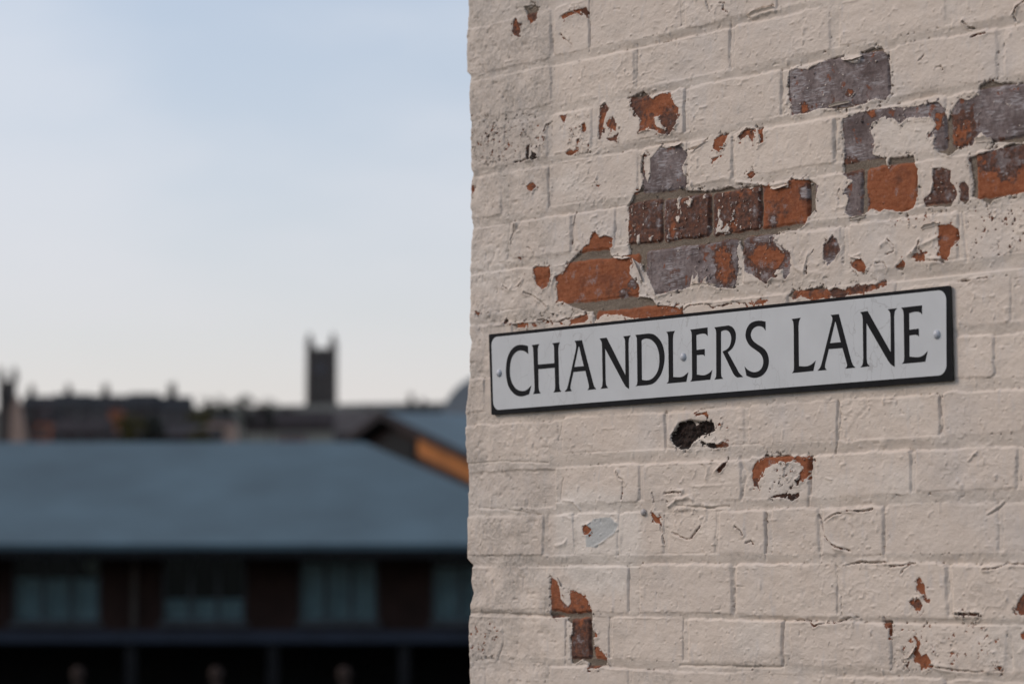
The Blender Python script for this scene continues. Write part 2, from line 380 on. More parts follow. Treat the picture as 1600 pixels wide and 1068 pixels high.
OFF = [  # polygon, raggedness in mm
 (GREY_ORANGE, 1.6),
 (R('R1', [(420, 40), (460, 30), (500, 40), (490, 120), (460, 135), (445, 80)]), 1.4),
 (R('R1', [(380, 100), (405, 130), (412, 210), (385, 205), (360, 180), (368, 130)]), 1.4),
 (R('R1', [(630, 90), (670, 70), (720, 55), (770, 40), (788, 80), (765, 88), (740, 65), (690, 85), (640, 108)]), .8),
 (R('R1', [(1000, 545), (1080, 510), (1140, 555), (1160, 530), (1235, 512), (1260, 580), (1285, 600), (1275, 690), (1240, 750), (1190, 745), (1150, 720), (1060, 735), (1070, 660), (1030, 620)]), 1.5),
 (R('R1', [(850, 590), (875, 568), (890, 610), (870, 650), (850, 780), (836, 770), (838, 690)]), 1.6),
 (R('R1', [(880, 680), (915, 645), (940, 690), (935, 730), (905, 720), (885, 705)]), 1.6),
 (R('R1', [(885, 770), (920, 765), (955, 730), (940, 780), (900, 785)]), 1.6),
 (R('R2', [(288, 480), (298, 395), (340, 380), (400, 390), (430, 370), (500, 335), (600, 308), (620, 335), (655, 352), (695, 345), (692, 290), (760, 270), (810, 265), (840, 300), (855, 380), (855, 520), (830, 560), (780, 545), (700, 580), (600, 605), (470, 600), (400, 625), (310, 640), (300, 560)]), 1.1),
 (R('R2', [(590, 670), (640, 640), (760, 610), (860, 600), (1000, 590), (1130, 570), (1160, 600), (1178, 670), (1205, 600), (1245, 550), (1290, 560), (1340, 520), (1355, 480), (1410, 450), (1470, 465), (1600, 460), (1790, 430), (1790, 760), (1600, 790), (1510, 790), (1420, 790), (1365, 735), (1340, 760), (1310, 810), (1240, 825), (1190, 862), (1130, 850), (1095, 810), (1110, 760), (1070, 762), (1115, 690), (1090, 650), (1000, 655), (960, 650), (915, 690), (880, 660), (820, 645), (760, 680), (745, 720), (770, 790), (760, 860), (830, 880), (835, 922), (845, 922), (850, 880), (985, 865), (1005, 960)])
  + R('R4', [(1010, 40), (1010, 100), (990, 190), (950, 210), (880, 215), (830, 205), (790, 215), (750, 195), (735, 210), (710, 240), (640, 245), (605, 225), (622, 150), (600, 100), (645, 45), (595, 15)])
  + R('R2', [(600, 880), (600, 780), (588, 700)]), 1.2),
 (R('R2', [(1290, 880), (1370, 852), (1480, 822), (1530, 800), (1600, 805), (1790, 775)]) + R('R4', [(1790, 90), (1600, 110), (1500, 130), (1430, 150), (1410, 180), (1385, 162), (1340, 145), (1312, 130), (1318, 60)]), 1.2),
 (R('R2', [(1100, 935), (1150, 930), (1195, 950), (1190, 1010)]) + R('R4', [(1212, 70), (1230, 130), (1190, 185), (1050, 190), (1040, 150), (1090, 110), (1100, 30)]), 1.4),
 (R('R4', [(1240, 60), (1270, 45), (1295, 80), (1290, 150), (1270, 175), (1245, 150)]), 1.2),
 (R('R2', [(15, 760), (60, 715), (105, 720), (95, 790), (70, 745), (25, 780)]), 1.2),
 (R('R2', [(122, 715), (147, 710), (162, 790), (130, 808), (140, 770)]), 1.2),
 (R('R2', [(62, 970), (100, 940), (107, 970), (80, 992)]), 1.2),
 (R('R1', [(1472, 830), (1490, 770), (1530, 738), (1562, 740), (1535, 800), (1510, 848)]), 2.0),
 (R('R1', [(1462, 880), (1522, 863), (1470, 908)]), 1.4),
 (R('R4', [(490, 400), (540, 350), (565, 370), (582, 430), (550, 480), (515, 510), (488, 480)]), 1.4),
 (R('R4', [(637, 510), (690, 463), (725, 520), (710, 557), (680, 550)]), 1.1),
 (R('R4', [(888, 520), (930, 483), (942, 500), (925, 537), (898, 537)]), 1.1),
 (R('R4', [(973, 470), (1010, 438), (1045, 450), (1052, 490), (1020, 490)]), 1.1),
 (R('R4', [(1125, 290), (1190, 285), (1230, 310), (1240, 350), (1225, 390), (1195, 420), (1175, 490), (1140, 480), (1125, 410)]), 1.1),
 (R('R4', [(290, 685), (310, 648), (350, 658), (400, 648), (470, 632), (520, 648), (560, 640), (600, 650), (650, 630), (740, 622), (825, 600), (832, 622), (780, 650), (730, 662), (640, 672), (590, 692), (540, 692), (480, 697), (420, 705), (370, 690), (320, 700)]), 2.6),
 (R('R4', [(72, 722), (130, 705), (180, 710), (150, 732), (90, 737)]), 1.6),
 (R('R3', [(475, 530), (490, 520), (560, 520), (572, 535), (567, 600), (555, 630), (520, 650), (490, 620), (485, 570)]), .7),
 (R('R3', [(355, 842), (450, 828), (430, 857), (390, 862)]), .9),
 (R('R3', [(310, 825), (325, 808), (337, 830), (320, 847)]), .8),
 (R('R3', [(465, 833), (492, 835), (480, 862)]), .8),
 (R('R3', [(680, 815), (740, 793), (785, 790), (787, 812), (760, 828), (680, 845)]), 1.4),
 (R('R3', [(435, 75), (465, 48), (492, 75), (465, 103), (445, 95)]), 1.0),
 (R('R3', [(120, 62), (142, 68), (147, 95), (130, 124)]), .8),
 (R('R3', [(818, 66), (850, 66), (835, 82)]), .5),
 (R('R3', [(393, 468), (412, 468), (405, 494)]), .5),
 (R('R3', [(150, 768), (177, 778), (165, 804)]), .6),
 (R('R1', [(655, 850), (680, 828), (700, 838), (730, 818), (728, 837), (690, 862), (665, 868)]), 1.0),
 (R('R1', [(527, 758), (548, 763), (540, 793)]), .6),
 (R('R1', [(438, 808), (455, 803), (458, 882), (438, 884)]), .4),
 (R('R1', [(470, 838), (502, 860), (490, 878), (466, 872)]), .4),
 (R('R1', [(748, 690), (767, 680), (772, 720), (755, 742)]), 1.2),
 (R('R1', [(718, 780), (738, 770), (725, 812)]), .8),
 (R('R1', [(622, 645), (662, 640), (650, 682)]), 1.8),
 (R('R5', [(1240, 500), (1270, 460), (1285, 430), (1320, 420), (1345, 410), (1365, 440), (1400, 420), (1440, 410), (1475, 430), (1482, 470), (1440, 490), (1400, 490), (1370, 530), (1340, 575), (1300, 575), (1270, 560), (1250, 530)]), 1.5),
 (R('R5', [(1400, 522), (1440, 540), (1500, 545), (1562, 535), (1560, 560), (1470, 572), (1420, 550)]), 2.2),
 (R('R5', [(1375, 375), (1440, 365), (1445, 385), (1380, 392)]), 1.8),
 (R('R5', [(1503, 692), (1540, 650), (1562, 638), (1545, 672), (1515, 707)]), .5),
 (R('R5', [(748, 1000), (775, 993), (797, 1020), (780, 1048), (753, 1047)]), .8),
 (R('R7', [(1128, 103), (1150, 125), (1175, 150), (1187, 177), (1150, 172), (1135, 135)]), .8),
 (R('R7', [(568, 465), (610, 500), (622, 540), (628, 595), (668, 637), (682, 620), (680, 548), (700, 545), (755, 575), (785, 610), (803, 660), (800, 725), (805, 770), (830, 790), (830, 805), (812, 808), (810, 860), (830, 855), (850, 880), (885, 925), (885, 960), (850, 965), (840, 980), (775, 980), (780, 950), (745, 930), (700, 955), (685, 950), (680, 800), (695, 795), (692, 735), (660, 715), (662, 695), (580, 700), (570, 690)]), .9),
 (R('R6', [(88, 690), (110, 640), (150, 618), (230, 610), (300, 612), (422, 615), (422, 680), (400, 735), (370, 752), (350, 742), (360, 700), (380, 680), (350, 645), (300, 642), (250, 640), (210, 655), (165, 685), (152, 720), (122, 760), (130, 797), (98, 780)]), 1.8),
 (R('R6', [(333, 745), (355, 738), (352, 772), (338, 778)]), 1.0),
 (R('R6', [(200, 840), (250, 820), (280, 818), (310, 828), (350, 812), (352, 835), (310, 857), (260, 842)]), 1.4),
 (R('R8', [(1000, 555), (1005, 500), (1020, 468), (1032, 490), (1052, 520), (1052, 560), (1068, 607), (1050, 612), (1030, 560), (1010, 545)]), .8),
 (R('R8', [(973, 620), (985, 588), (1000, 600), (1020, 595), (1042, 630), (1025, 662), (995, 652)]), .8),
 (R('R8', [(1553, 650), (1580, 590), (1600, 560), (1650, 560), (1650, 680), (1580, 687)]), .6),
 (R('R8', [(812, 715), (867, 715), (867, 802), (855, 802), (855, 775), (835, 752)]), .7),
 (R('R8', [(978, 793), (1000, 803), (1027, 840), (1017, 880), (1032, 910), (1060, 898), (1082, 930), (1088, 972), (1050, 982), (1020, 952), (988, 942), (990, 890), (1005, 860), (1000, 830)]), .8),
 (R('R8', [(943, 965), (962, 953), (955, 982)]), .6),
 (R('R8', [(1583, 790), (1600, 775), (1612, 820), (1590, 817)]), .8),
 (R('R8', [(1453, 963), (1482, 970), (1480, 997), (1460, 992)]), .8),
 (R('R8', [(1222, 671), (1357, 674), (1357, 689), (1222, 684)]), .5),
]
KEPT = [  # islands of paint left inside them
 ([(1007, 246), (1016, 243), (1017, 270), (1013, 285), (1007, 273)], .9),
 (R('R1', [(1070, 735), (1110, 715), (1150, 722), (1160, 750), (1110, 760)]), .6),
 (R('R1', [(1150, 650), (1180, 640), (1185, 680), (1210, 720), (1170, 715), (1155, 690)]), 1.2),
 (R('R3', [(1280, 130), (1292, 140), (1288, 205), (1280, 195)]), .6),
 (R('R3', [(1335, 130), (1365, 150), (1350, 190), (1330, 170)]), 1.2),
 (R('R3', [(1500, 200), (1515, 205), (1510, 260), (1500, 240)]), .6),
 (R('R3', [(1485, 330), (1510, 255), (1530, 270), (1525, 320), (1550, 285), (1570, 300), (1560, 330)]), 1.0),
 (R('R3', [(1270, 245), (1290, 240), (1290, 275), (1275, 272)]), .6),
 (R('R3', [(1055, 350), (1070, 340), (1065, 390), (1050, 400)]), .6),
 (R('R3', [(1120, 365), (1140, 350), (1132, 385)]), .6),
 (R('R3', [(840, 800), (900, 795), (940, 815), (840, 830)]), .8),
 (R('R2', [(1495, 572), (1530, 580), (1520, 592)]), .5),
]
EX = np.full((nv, nu), -0.012, np.float32)      # + = bare
def block(pts, pad):
    us = [p[0] for p in pts]; vs = [p[1] for p in pts]
    j0 = max(0, int((min(us) - pad - U0) / du) - 10); j1 = min(nu, int((max(us) + pad - U0) / du) + 2)
    i0 = max(0, int((min(vs) - pad - V0) / dv)); i1 = min(nv, int((max(vs) + pad - V0) / dv) + 2)
    return slice(i0, i1), slice(j0, j1)
def seg_dist(u_, v_, a, b):
    ex, ey = b[0] - a[0], b[1] - a[1]
    t = np.clip(((u_ - a[0]) * ex + (v_ - a[1]) * ey) / max(ex * ex + ey * ey, 1e-12), 0, 1)
    return np.hypot(u_ - a[0] - t * ex, v_ - a[1] - t * ey)
def poly_sd(pts, u_, v_):
    d = np.full(u_.shape, 1e3, np.float32)
    ins = np.zeros(u_.shape, bool)
    n = len(pts)
    for i in range(n):
        a, b = pts[i], pts[(i + 1) % n]
        d = np.minimum(d, seg_dist(u_, v_, a, b))
        if a[1] != b[1]:
            c = ((a[1] > v_) != (b[1] > v_)) & (u_ < (b[0] - a[0]) * (v_ - a[1]) / (b[1] - a[1]) + a[0])
            ins ^= c
    return np.where(ins, d, -d)
rag = fbm(0.013, 0.013, 5, .72) * 2.0
rag2 = fbm(0.007, 0.007, 3, .75) * 1.6
for poly, rg in OFF:
    pts = [uv(*p) for p in poly]
    s = block(pts, .014)
    if s[0].stop <= s[0].start or s[1].stop <= s[1].start: continue
    d = poly_sd(pts, UU[s], VV[s]) + 0.001 * rg * (rag if rg > 1 else rag2)[s]
    EX[s] = np.maximum(EX[s], d)
for poly, rg in KEPT:
    pts = [uv(*p) for p in poly]
    s = block(pts, .012)
    d = poly_sd(pts, UU[s], VV[s]) + 0.001 * rg * rag[s]
    EX[s] = np.minimum(EX[s], -d)
# speckled losses
spk = fbm(0.005, 0.005, 3, .6)
for poly, thr in [(R('R4', [(1275, 212), (1620, 190), (1620, 430), (1290, 490)]), .38), (R('R1', [(690, 640), (800, 640), (800, 850), (640, 860)]), .5),
                  (R('R5', [(1380, 360), (1560, 380), (1560, 560), (1400, 560)]), .42), (R('R4', [(850, 210), (1120, 220), (1110, 320), (850, 300)]), .55),
                  (R('R6', [(180, 650), (350, 650), (350, 850), (180, 850)]), .55), (R('R8', [(900, 720), (1450, 720), (1500, 990), (890, 990)]), .66),
                  (R('R7', [(120, 720), (280, 720), (280, 930), (120, 930)]), .55), (R('R1', [(110, 640), (480, 630), (560, 780), (420, 900), (130, 930)]), .60),
                  (R('R3', [(430, 780), (800, 760), (800, 850), (430, 850)]), .4)]:
    pts = [uv(*p) for p in poly]
    s = block(pts, .005)
    d = np.where(poly_sd(pts, UU[s], VV[s]) > 0, (spk[s] - thr) * .018, -.012)
    EX[s] = np.maximum(EX[s], d)
# crumbs lost just outside the broken edges, crumbs kept just inside
EX = np.maximum(EX, np.where((EX > -.006) & (EX < 0), (spk - .40) * .014, -.012))
EX = np.where((EX > 0) & (EX < .004), np.minimum(EX, (.46 - rag2 / 1.6) * .006), EX)
# chips of whitewash left on the bare bricks
res = fbm(0.004, 0.007, 3, .6)
lim = np.where((DARK > .6), .60, np.where(DARK > .5, .48, .78))
EX = np.where(EX > .002, np.minimum(EX, (lim - res) * .012), EX)
# fine losses along the arrises
arr = np.exp(-np.abs(SD) / .0022)
los = fbm(0.09, 0.05, 3)
EX = np.maximum(EX, np.where((spk + .35 * los) * arr > .47, ((spk + .35 * los) * arr - .47) * .006, -.012))

# ---- cracks (open) and folds, grooves (shape only), each traced over the wall
CRACKS = [R('R3', [(430, 560), (415, 600), (390, 635), (340, 648), (305, 630)]), R('R3', [(425, 665), (470, 685), (510, 710), (550, 745)]),
 R('R3', [(712, 220), (695, 300), (690, 400)]), R('R3', [(440, 415), (465, 425), (475, 450)]), R('R3', [(350, 380), (365, 330), (375, 290)]),
 R('R5', [(940, 700), (950, 730), (975, 745), (970, 800), (965, 850)]), R('R5', [(1135, 815), (1148, 850), (1145, 900)]), R('R7', [(1185, 175), (1190, 230), (1200, 290)]),
 R('R7', [(1245, 225), (1290, 250), (1340, 265), (1375, 225), (1400, 190)]), R('R8', [(465, 130), (485, 190), (490, 240), (530, 290), (580, 310), (640, 330)]),
 R('R8', [(500, 160), (540, 130), (590, 115)]), R('R8', [(620, 105), (700, 110), (760, 95)]), R('R8', [(0, 190), (35, 225), (40, 240)]), R('R8', [(60, 285), (85, 270), (100, 290)]),
 R('R8', [(330, 715), (410, 715), (440, 745), (480, 730), (560, 725), (640, 700)]), R('R8', [(620, 405), (700, 390), (740, 395), (830, 390)]),
 R('R8', [(1090, 962), (1150, 980), (1270, 995), (1350, 1000), (1480, 990)]), R('R2', [(72, 98), (110, 62), (210, 30)]), R('R2', [(1262, 120), (1290, 155), (1318, 160)]),
 R('R2', [(1305, 210), (1340, 190), (1385, 182)]), R('R2', [(1545, 80), (1560, 40), (1605, 5)]), R('R2', [(1540, 85), (1555, 120)]), R('R1', [(625, 190), (660, 220), (690, 250)]),
 R('R1', [(540, 732), (550, 700), (582, 678)]), R('R1', [(1510, 20), (1540, 15), (1530, 50), (1560, 70)]), R('R1', [(1440, 10), (1455, 65)]), R('R4', [(570, 150), (560, 120), (575, 90)]),
 R('R4', [(0, 722), (50, 722), (62, 738)]), R('R3', [(1310, 762), (1350, 732), (1450, 730), (1470, 750), (1600, 722)]), R('R3', [(500, 820), (530, 815), (560, 832), (620, 830), (660, 810), (740, 800)]),
 R('R4', [(845, 370), (880, 410), (882, 440), (830, 452)]), R('R4', [(780, 500), (820, 500), (835, 530)]), R('R4', [(1000, 440), (1020, 380)]), R('R4', [(1050, 482), (1150, 492)]),
 R('R6', [(830, 300), (890, 300), (895, 328)]), R('R8', [(1380, 430), (1440, 425), (1500, 402), (1600, 402)]), R('R8', [(920, 450), (935, 425), (980, 400)]), R('R8', [(180, 120), (165, 160), (185, 175)]),
 R('R4', [(390, 560), (400, 470), (435, 430)]), R('R2', [(1020, 335), (1040, 308), (1065, 312)]), R('R2', [(1110, 375), (1140, 372), (1148, 392)]), R('R1', [(370, 900), (480, 880), (500, 880)]),
 R('R5', [(1205, 820), (1270, 815), (1300, 810)]), R('R8', [(860, 415), (930, 405), (1000, 398)]), R('R4', [(1230, 605), (1290, 600), (1400, 580)]), R('R1', [(1330, 830), (1400, 820), (1445, 770)])]
FOLDS = [  # polyline, height mm (+ out), half width mm
 (R('R7', [(1270, 78), (1380, 82), (1440, 92), (1560, 80)]), -3.5, 1.6), (R('R7', [(1230, 80), (1280, 40), (1340, 30), (1360, 45)]), 3.0, 3.0), (R('R7', [(1260, 105), (1400, 65), (1560, 100)]), 2.0, 3.5),
 (R('R5', [(1420, 650), (1450, 680), (1440, 740)]), 2.6, 3.0), (R('R5', [(1490, 700), (1560, 640)]), 2.4, 2.5), (R('R5', [(1370, 780), (1580, 770)]), 1.0, 2), (R('R8', [(1395, 135), (1440, 110), (1490, 65)]), -2.2, 1.6),
 (R('R8', [(1400, 125), (1480, 60)]), 1.8, 2.4), (R('R6', [(1295, 640), (1340, 592)]), 2.0, 1.8), (R('R6', [(500, 735), (535, 738)]), 1.5, 1.6), (R('R2', [(90, 100), (140, 80), (215, 60)]), 3.2, 3.0),
 (R('R2', [(600, 330), (650, 350), (695, 330)]), 3.0, 2.5), (R('R1', [(1150, 790), (1270, 780)]), 2.0, 2.5), (R('R3', [(900, 462), (1010, 462)]), 2.4, 2.0), (R('R4', [(0, 50), (200, 70), (300, 50)]), 2.4, 2.4),
 (R('R4', [(230, 330), (330, 318), (400, 280)]), 2.4, 2.2), (R('R4', [(640, 470), (690, 450)]), 2.0, 2.0), (R('R4', [(810, 400), (850, 375), (880, 420)]), 2.6, 3.0), (R('R4', [(960, 460), (1000, 420), (1130, 350)]), 2.6, 3.0),
 (R('R4', [(570, 90), (560, 190), (600, 190)]), 1.6, 2.0), (R('R4', [(310, 440), (330, 520), (380, 560), (400, 450)]), 2.2, 2.6), (R('R3', [(595, 560), (575, 640), (585, 740)]), 2.2, 2.6), (R('R3', [(1150, 700), (1230, 660), (1300, 650)]), 2.2, 2.4),
 (R('R7', [(640, 130), (690, 150), (700, 290)]), 1.2, 2.2), (R('R7', [(600, 300), (650, 290), (660, 270)]), 2.4, 3.0), (R('R7', [(820, 300), (860, 280), (950, 210)]), 1.6, 1.8), (R('R5', [(640, 860), (700, 860), (730, 910)]), 1.8, 2.0),
 (R('R6', [(573, 315), (583, 420), (570, 520), (548, 605)]), -3.0, 1.5), (R('R6', [(1136, 288), (1140, 400), (1150, 450), (1128, 495)]), -3.5, 1.8), (R('R5', [(1205, 365), (1210, 575)]), -3.0, 1.6), (R('R8', [(262, 720), (260, 880), (262, 965)]), -3.5, 2.2),
 (R('R7', [(1590, 430), (1592, 690)]), -3.0, 1.5), (R('R3', [(930, 195), (932, 300), (925, 405)]), -3.0, 2.0), (R('R1', [(1050, 250), (1050, 485)]), -3.0, 1.5), (R('R1', [(1567, 145), (1572, 385)]), -3.0, 1.8), (R('R8', [(565, 415), (570, 580)]), -2.6, 1.5),
 (R('R6', [(415, 640), (410, 790), (398, 890)]), -3.5, 1.8), (R('R6', [(25, 620), (60, 720), (30, 850)]), -2.2, 3.0), (R('R5', [(640, 400), (630, 460), (612, 525)]), -2.0, 1.4), (R('R5', [(640, 735), (630, 800), (625, 855)]), -2.0, 1.3),
 (R('R7', [(300, 720), (310, 830), (280, 930)]), -2.6, 2.0), (R('R7', [(655, 720), (652, 950)]), -2.6, 1.5), (R('R1', [(790, 130), (790, 285)]), -2.8, 1.6), (R('R2', [(560, 670), (552, 880)]), -2.4, 1.4), (R('R2', [(255, 400), (262, 640)]), -2.4, 1.6),
 (R('R5', [(110, 655), (300, 640), (560, 648)]), -1.6, 1.2), (R('R5', [(170, 900), (360, 910), (520, 940)]), -1.6, 1.2), (R('R7', [(130, 670), (400, 680), (560, 690)]), -2.4, 2.0), (R('R8', [(0, 970), (250, 972)]), -2.4, 1.8), (R('R7', [(1290, 962), (1600, 968)]), -2.4, 1.8),
 (R('R4', [(600, 300), (600, 500)]), -2.0, 1.4), (R('R4', [(1255, 220), (1270, 400), (1285, 490)]), -2.2, 1.6), (R('R8', [(1180, 410), (1185, 570)]), -2.4, 1.8), (R('R8', [(470, 180), (470, 370)]), -1.8, 1.3), (R('R8', [(830, 90), (825, 370)]), -1.4, 1.2), (R('R8', [(170, 120), (170, 370)]), -2.2, 1.5),
 (R('R3', [(345, 290), (335, 480)]), -2.4, 1.6), (R('R3', [(555, 20), (565, 180)]), -2.0, 1.4), (R('R1', [(320, 690), (320, 800)]), -2.6, 1.6), (R('R1', [(575, 150), (585, 290)]), -2.6, 2.4),
]
CR = np.full((nv, nu), .012, np.float32)
for poly in CRACKS:
    pts = [uv(*p) for p in poly]
    s = block(pts, .01)
    uu_ = UU[s] + .0012 * rag2[s]; vv_ = VV[s] + .0012 * rag[s]
    for a, b in zip(pts[:-1], pts[1:]):
        CR[s] = np.minimum(CR[s], seg_dist(uu_, vv_, a, b))
FO = np.zeros((nv, nu), np.float32)
for poly, hh, w in FOLDS:
    pts = [uv(*p) for p in poly]
    s = block(pts, .014)
    d = np.full(UU[s].shape, 1.0, np.float32)
    uu_ = UU[s] + .0011 * rag2[s]; vv_ = VV[s] + .0011 * rag[s]
    for a, b in zip(pts[:-1], pts[1:]):
        d = np.minimum(d, seg_dist(uu_, vv_, a, b))
    FO[s] += .001 * hh * np.exp(-(d / (.001 * w)) ** 2) * (0.8 + .35 * rag[s])
cr_w = np.clip(.0005 + .0011 * fbm(.02, .02, 3), -.0012, .0018)
EX = np.maximum(EX, np.clip(cr_w - CR, -.012, .012) * .9)

# ---- height of the surface, metres out of the wall plane
roughq = 1 - sstep(uv(845, 500)[0], uv(880, 500)[0], UU + .006 * rag)               # cement patched quoin
softc = np.zeros((nv, nu), np.float32)
for a, b in ((109, 122), (28, 40), (698, 716), (780, 795)):
    softc = np.maximum(softc, ((VV > vc(b) - .012) & (VV < vc(a) + .012)).astype(np.float32))
softc *= roughq
jd = np.clip(.0024 + .0038 * fbm(.13, .06, 4), .0002, .0062)
jd = jd * (1 - .85 * softc) * (1 - .45 * roughq)
FR = np.full(nv, .45, np.float32)                     # bed joints fall back towards the brick below
for k in range(len(COURSES) - 1):
    a, b = vc(COURSES[k][1]), vc(COURSES[k + 1][0])
    m = (vb <= a + .003) & (vb >= b - .003)
    FR[m] = np.clip(.12 + .95 * (a - vb[m]) / (a - b), .1, 1.05)
FR = FR[:, None] * (1 + .35 * fbm(.09, .03, 3))
wide = np.clip(.0040 + .0030 * fbm(.05, .03, 3), .0016, .0075)
prof = sstep(-.0012, 1.0, np.clip((SD + .0008 * rag2) / wide, -.3, 1))
painted = sstep(-.0006, .0006, -EX)
H = -jd * FR * (1 - prof) + TILT * prof + PERP
H += .0009 * fbm(.12, .09, 3) + .0010 * fbm(.03, .022, 4, .55) * (1 + .8 * roughq) + .00034 * fbm(.009, .007, 3, .6)
H += roughq * (.0011 * fbm(.035, .05, 4, .6) - .0016 * np.clip(vnoise(.009, .009) - .55, 0, 1) / .45)
# lumps and wrinkles in the thick paint
wm = sstep(.15, .6, fbm(.12, .09, 3))
rid = 1 - np.abs(fbm(.028, .016, 3, .6)) * 5
H += .0008 * wm * np.clip(rid, 0, 1) * painted
H += .0011 * np.clip(vnoise(.007, .006) - .66, 0, 1) / .34 * painted * (1 + .8 * wm)
H -= .0014 * np.clip(vnoise(.006, .005) - .80, 0, 1) / .2 * painted
# paint film, lifting at its broken edges
lip = np.exp(-(np.clip(-EX, 0, 1) / .0028) ** 2) * painted
H += .0010 * painted + lip * np.clip(.0004 + .0040 * fbm(.022, .022, 3), 0, .004)
H += FO
H -= .0022 * np.exp(-(CR / .0011) ** 2) * sstep(-.0006, .0006, cr_w)
H += .0013 * np.exp(-((CR - .003) / .0025) ** 2) * sstep(-.1, .5, fbm(.025, .025, 2)) * painted
# bare brick: coarse drag marks; bare mortar stands a little back
H += (1 - painted) * (.0006 * fbm(.02, .004, 3, .6) - .0018 * (1 - prof))
for poly in (R('R5', [(1240, 500), (1285, 430), (1345, 410), (1475, 430), (1482, 470), (1370, 530), (1340, 575), (1270, 560)]),):
    pts = [uv(*p) for p in poly]
    s = block(pts, .01)
    H[s] -= .006 * sstep(-.002, .004, poly_sd(pts, UU[s], VV[s])) * (1 + .5 * rag2[s])
sg = [uv(760, 515), uv(1495, 438), uv(1495, 605), uv(760, 655)]
s = block(sg, .01)
H[s] = np.where(poly_sd(sg, UU[s], VV[s]) > -.004, np.minimum(H[s], .0012), H[s])
# round the corner
t = UU - edge_u[:, None]
rr = .010
H -= np.where(t < rr, rr - np.sqrt(np.maximum(rr * rr - (rr - t) ** 2, 0)), 0)

# ---- colour fields
MORT = 1 - sstep(-.0016, .0010, SD + .0008 * rag2)
dn = fbm(.03, .03, 4, .6)
DARKF = np.clip(DARK + .25 * dn * (DARK > .04) * (DARK < .97), 0, 1)
for px, py, r_, val in [(1130, 405, 15, .25), (1135, 430, 14, .35), (1208, 405, 16, .1), (1232, 420, 10, .95), (1190, 400, 18, .15), (1466, 195, 7, .05), (1505, 195, 20, .5), (1468, 180, 5, .05),
                        (1363, 175, 7, .1), (1258, 170, 9, .15), (1327, 145, 6, .25), (1052, 360, 7, .1), (1085, 425, 20, .95), (1257, 300, 10, .8), (1208, 345, 8, .7), (1556, 245, 25, .7), (1580, 245, 25, .7),
                        (1045, 155, 13, .05), (1025, 165, 14, .1), (1005, 395, 6, .2), (975, 458, 14, .65), (990, 440, 10, .7), (890, 455, 6, .3), (1330, 260, 15, .5), (1385, 250, 10, .3), (1500, 215, 14, .35), (1335, 315, 20, 1)]:
    a, b = uv(px, py)
    rm = r_ * .001
    dd = sstep(.1, .75, np.exp(-(((UU + .005 * rag - a) / (rm * 1.4)) ** 2 + ((VV + .006 * dn - b) / (rm * 1.1)) ** 2)) + .45 * rag2 * np.exp(-(np.hypot(UU - a, VV - b) / (rm * 1.8)) ** 2))
    DARKF = DARKF * (1 - dd) + val * dd
GRIME = roughq * np.clip(.32 + .75 * fbm(.05, .06, 4, .6) + .25 * sstep(.2, .45, VV), 0, 1) * .9
GRIME = np.maximum(GRIME, .55 * np.clip(fbm(.1, .03, 4, .6) - .18, 0, 1) * 1.3)
for poly, val in [(R('R7', [(1050, 990), (1250, 990), (1250, 1080), (1040, 1080)]), .7), (R('R8', [(880, 940), (1600, 900), (1600, 1020), (880, 1010)]), .5), (R('R8', [(1420, 700), (1600, 690), (1600, 1000), (1440, 1000)]), .45)]:
    pts = [uv(*p) for p in poly]
    s = block(pts, .03)
    GRIME[s] = np.maximum(GRIME[s], val * sstep(-.015, .02, poly_sd(pts, UU[s], VV[s])) * np.clip(.6 + .8 * rag[s], 0, 1))
GREY = np.zeros((nv, nu), np.float32)
for poly, val in [(R('R7', [(770, 190), (810, 150), (900, 140), (945, 180), (930, 230), (880, 265), (840, 290), (830, 310), (770, 305), (765, 240)]), 1.0)]:
    pts = [uv(*p) for p in poly]
    s = block(pts, .01)
    GREY[s] = np.maximum(GREY[s], val * sstep(-.0008, .0008, poly_sd(pts, UU[s], VV[s]) + .0006 * rag2[s]))
FRESH = np.zeros((nv, nu), np.float32)               # newer, paler paint
for poly, val in [([(866, 770), (905, 758), (985, 768), (1004, 800), (1008, 868), (990, 890), (975, 930), (905, 925), (868, 880)], 1.0), ([(1190, 715), (1262, 718), (1262, 775), (1190, 778)], .6), ([(1370, 192), (1462, 184), (1460, 240), (1370, 246)], .5)]:
    pts = [uv(*p) for p in poly]
    s = block(pts, .03)
    FRESH[s] = np.maximum(FRESH[s], val * sstep(-.012, .02, poly_sd(pts, UU[s], VV[s]) + .006 * rag[s]))
FRESH = np.maximum(FRESH, .6 * sstep(.25, .6, fbm(.16, .10, 3)))
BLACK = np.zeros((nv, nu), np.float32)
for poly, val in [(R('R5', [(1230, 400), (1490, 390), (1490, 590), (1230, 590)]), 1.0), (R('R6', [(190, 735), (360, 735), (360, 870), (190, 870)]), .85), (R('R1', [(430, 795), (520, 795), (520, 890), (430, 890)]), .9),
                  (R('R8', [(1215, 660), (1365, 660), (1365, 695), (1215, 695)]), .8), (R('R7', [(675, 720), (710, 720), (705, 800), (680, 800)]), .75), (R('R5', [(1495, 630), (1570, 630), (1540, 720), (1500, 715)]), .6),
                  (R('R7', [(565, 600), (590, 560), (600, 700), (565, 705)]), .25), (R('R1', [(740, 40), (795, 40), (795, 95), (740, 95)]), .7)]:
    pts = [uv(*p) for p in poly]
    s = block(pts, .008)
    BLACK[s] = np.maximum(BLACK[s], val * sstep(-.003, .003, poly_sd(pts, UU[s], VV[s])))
BLACK = np.maximum(BLACK, .7 * np.exp(-(CR / .0016) ** 2) * sstep(-.0008, .0006, cr_w))  # cracks blackened in the colour too, painting in the shade of their depth

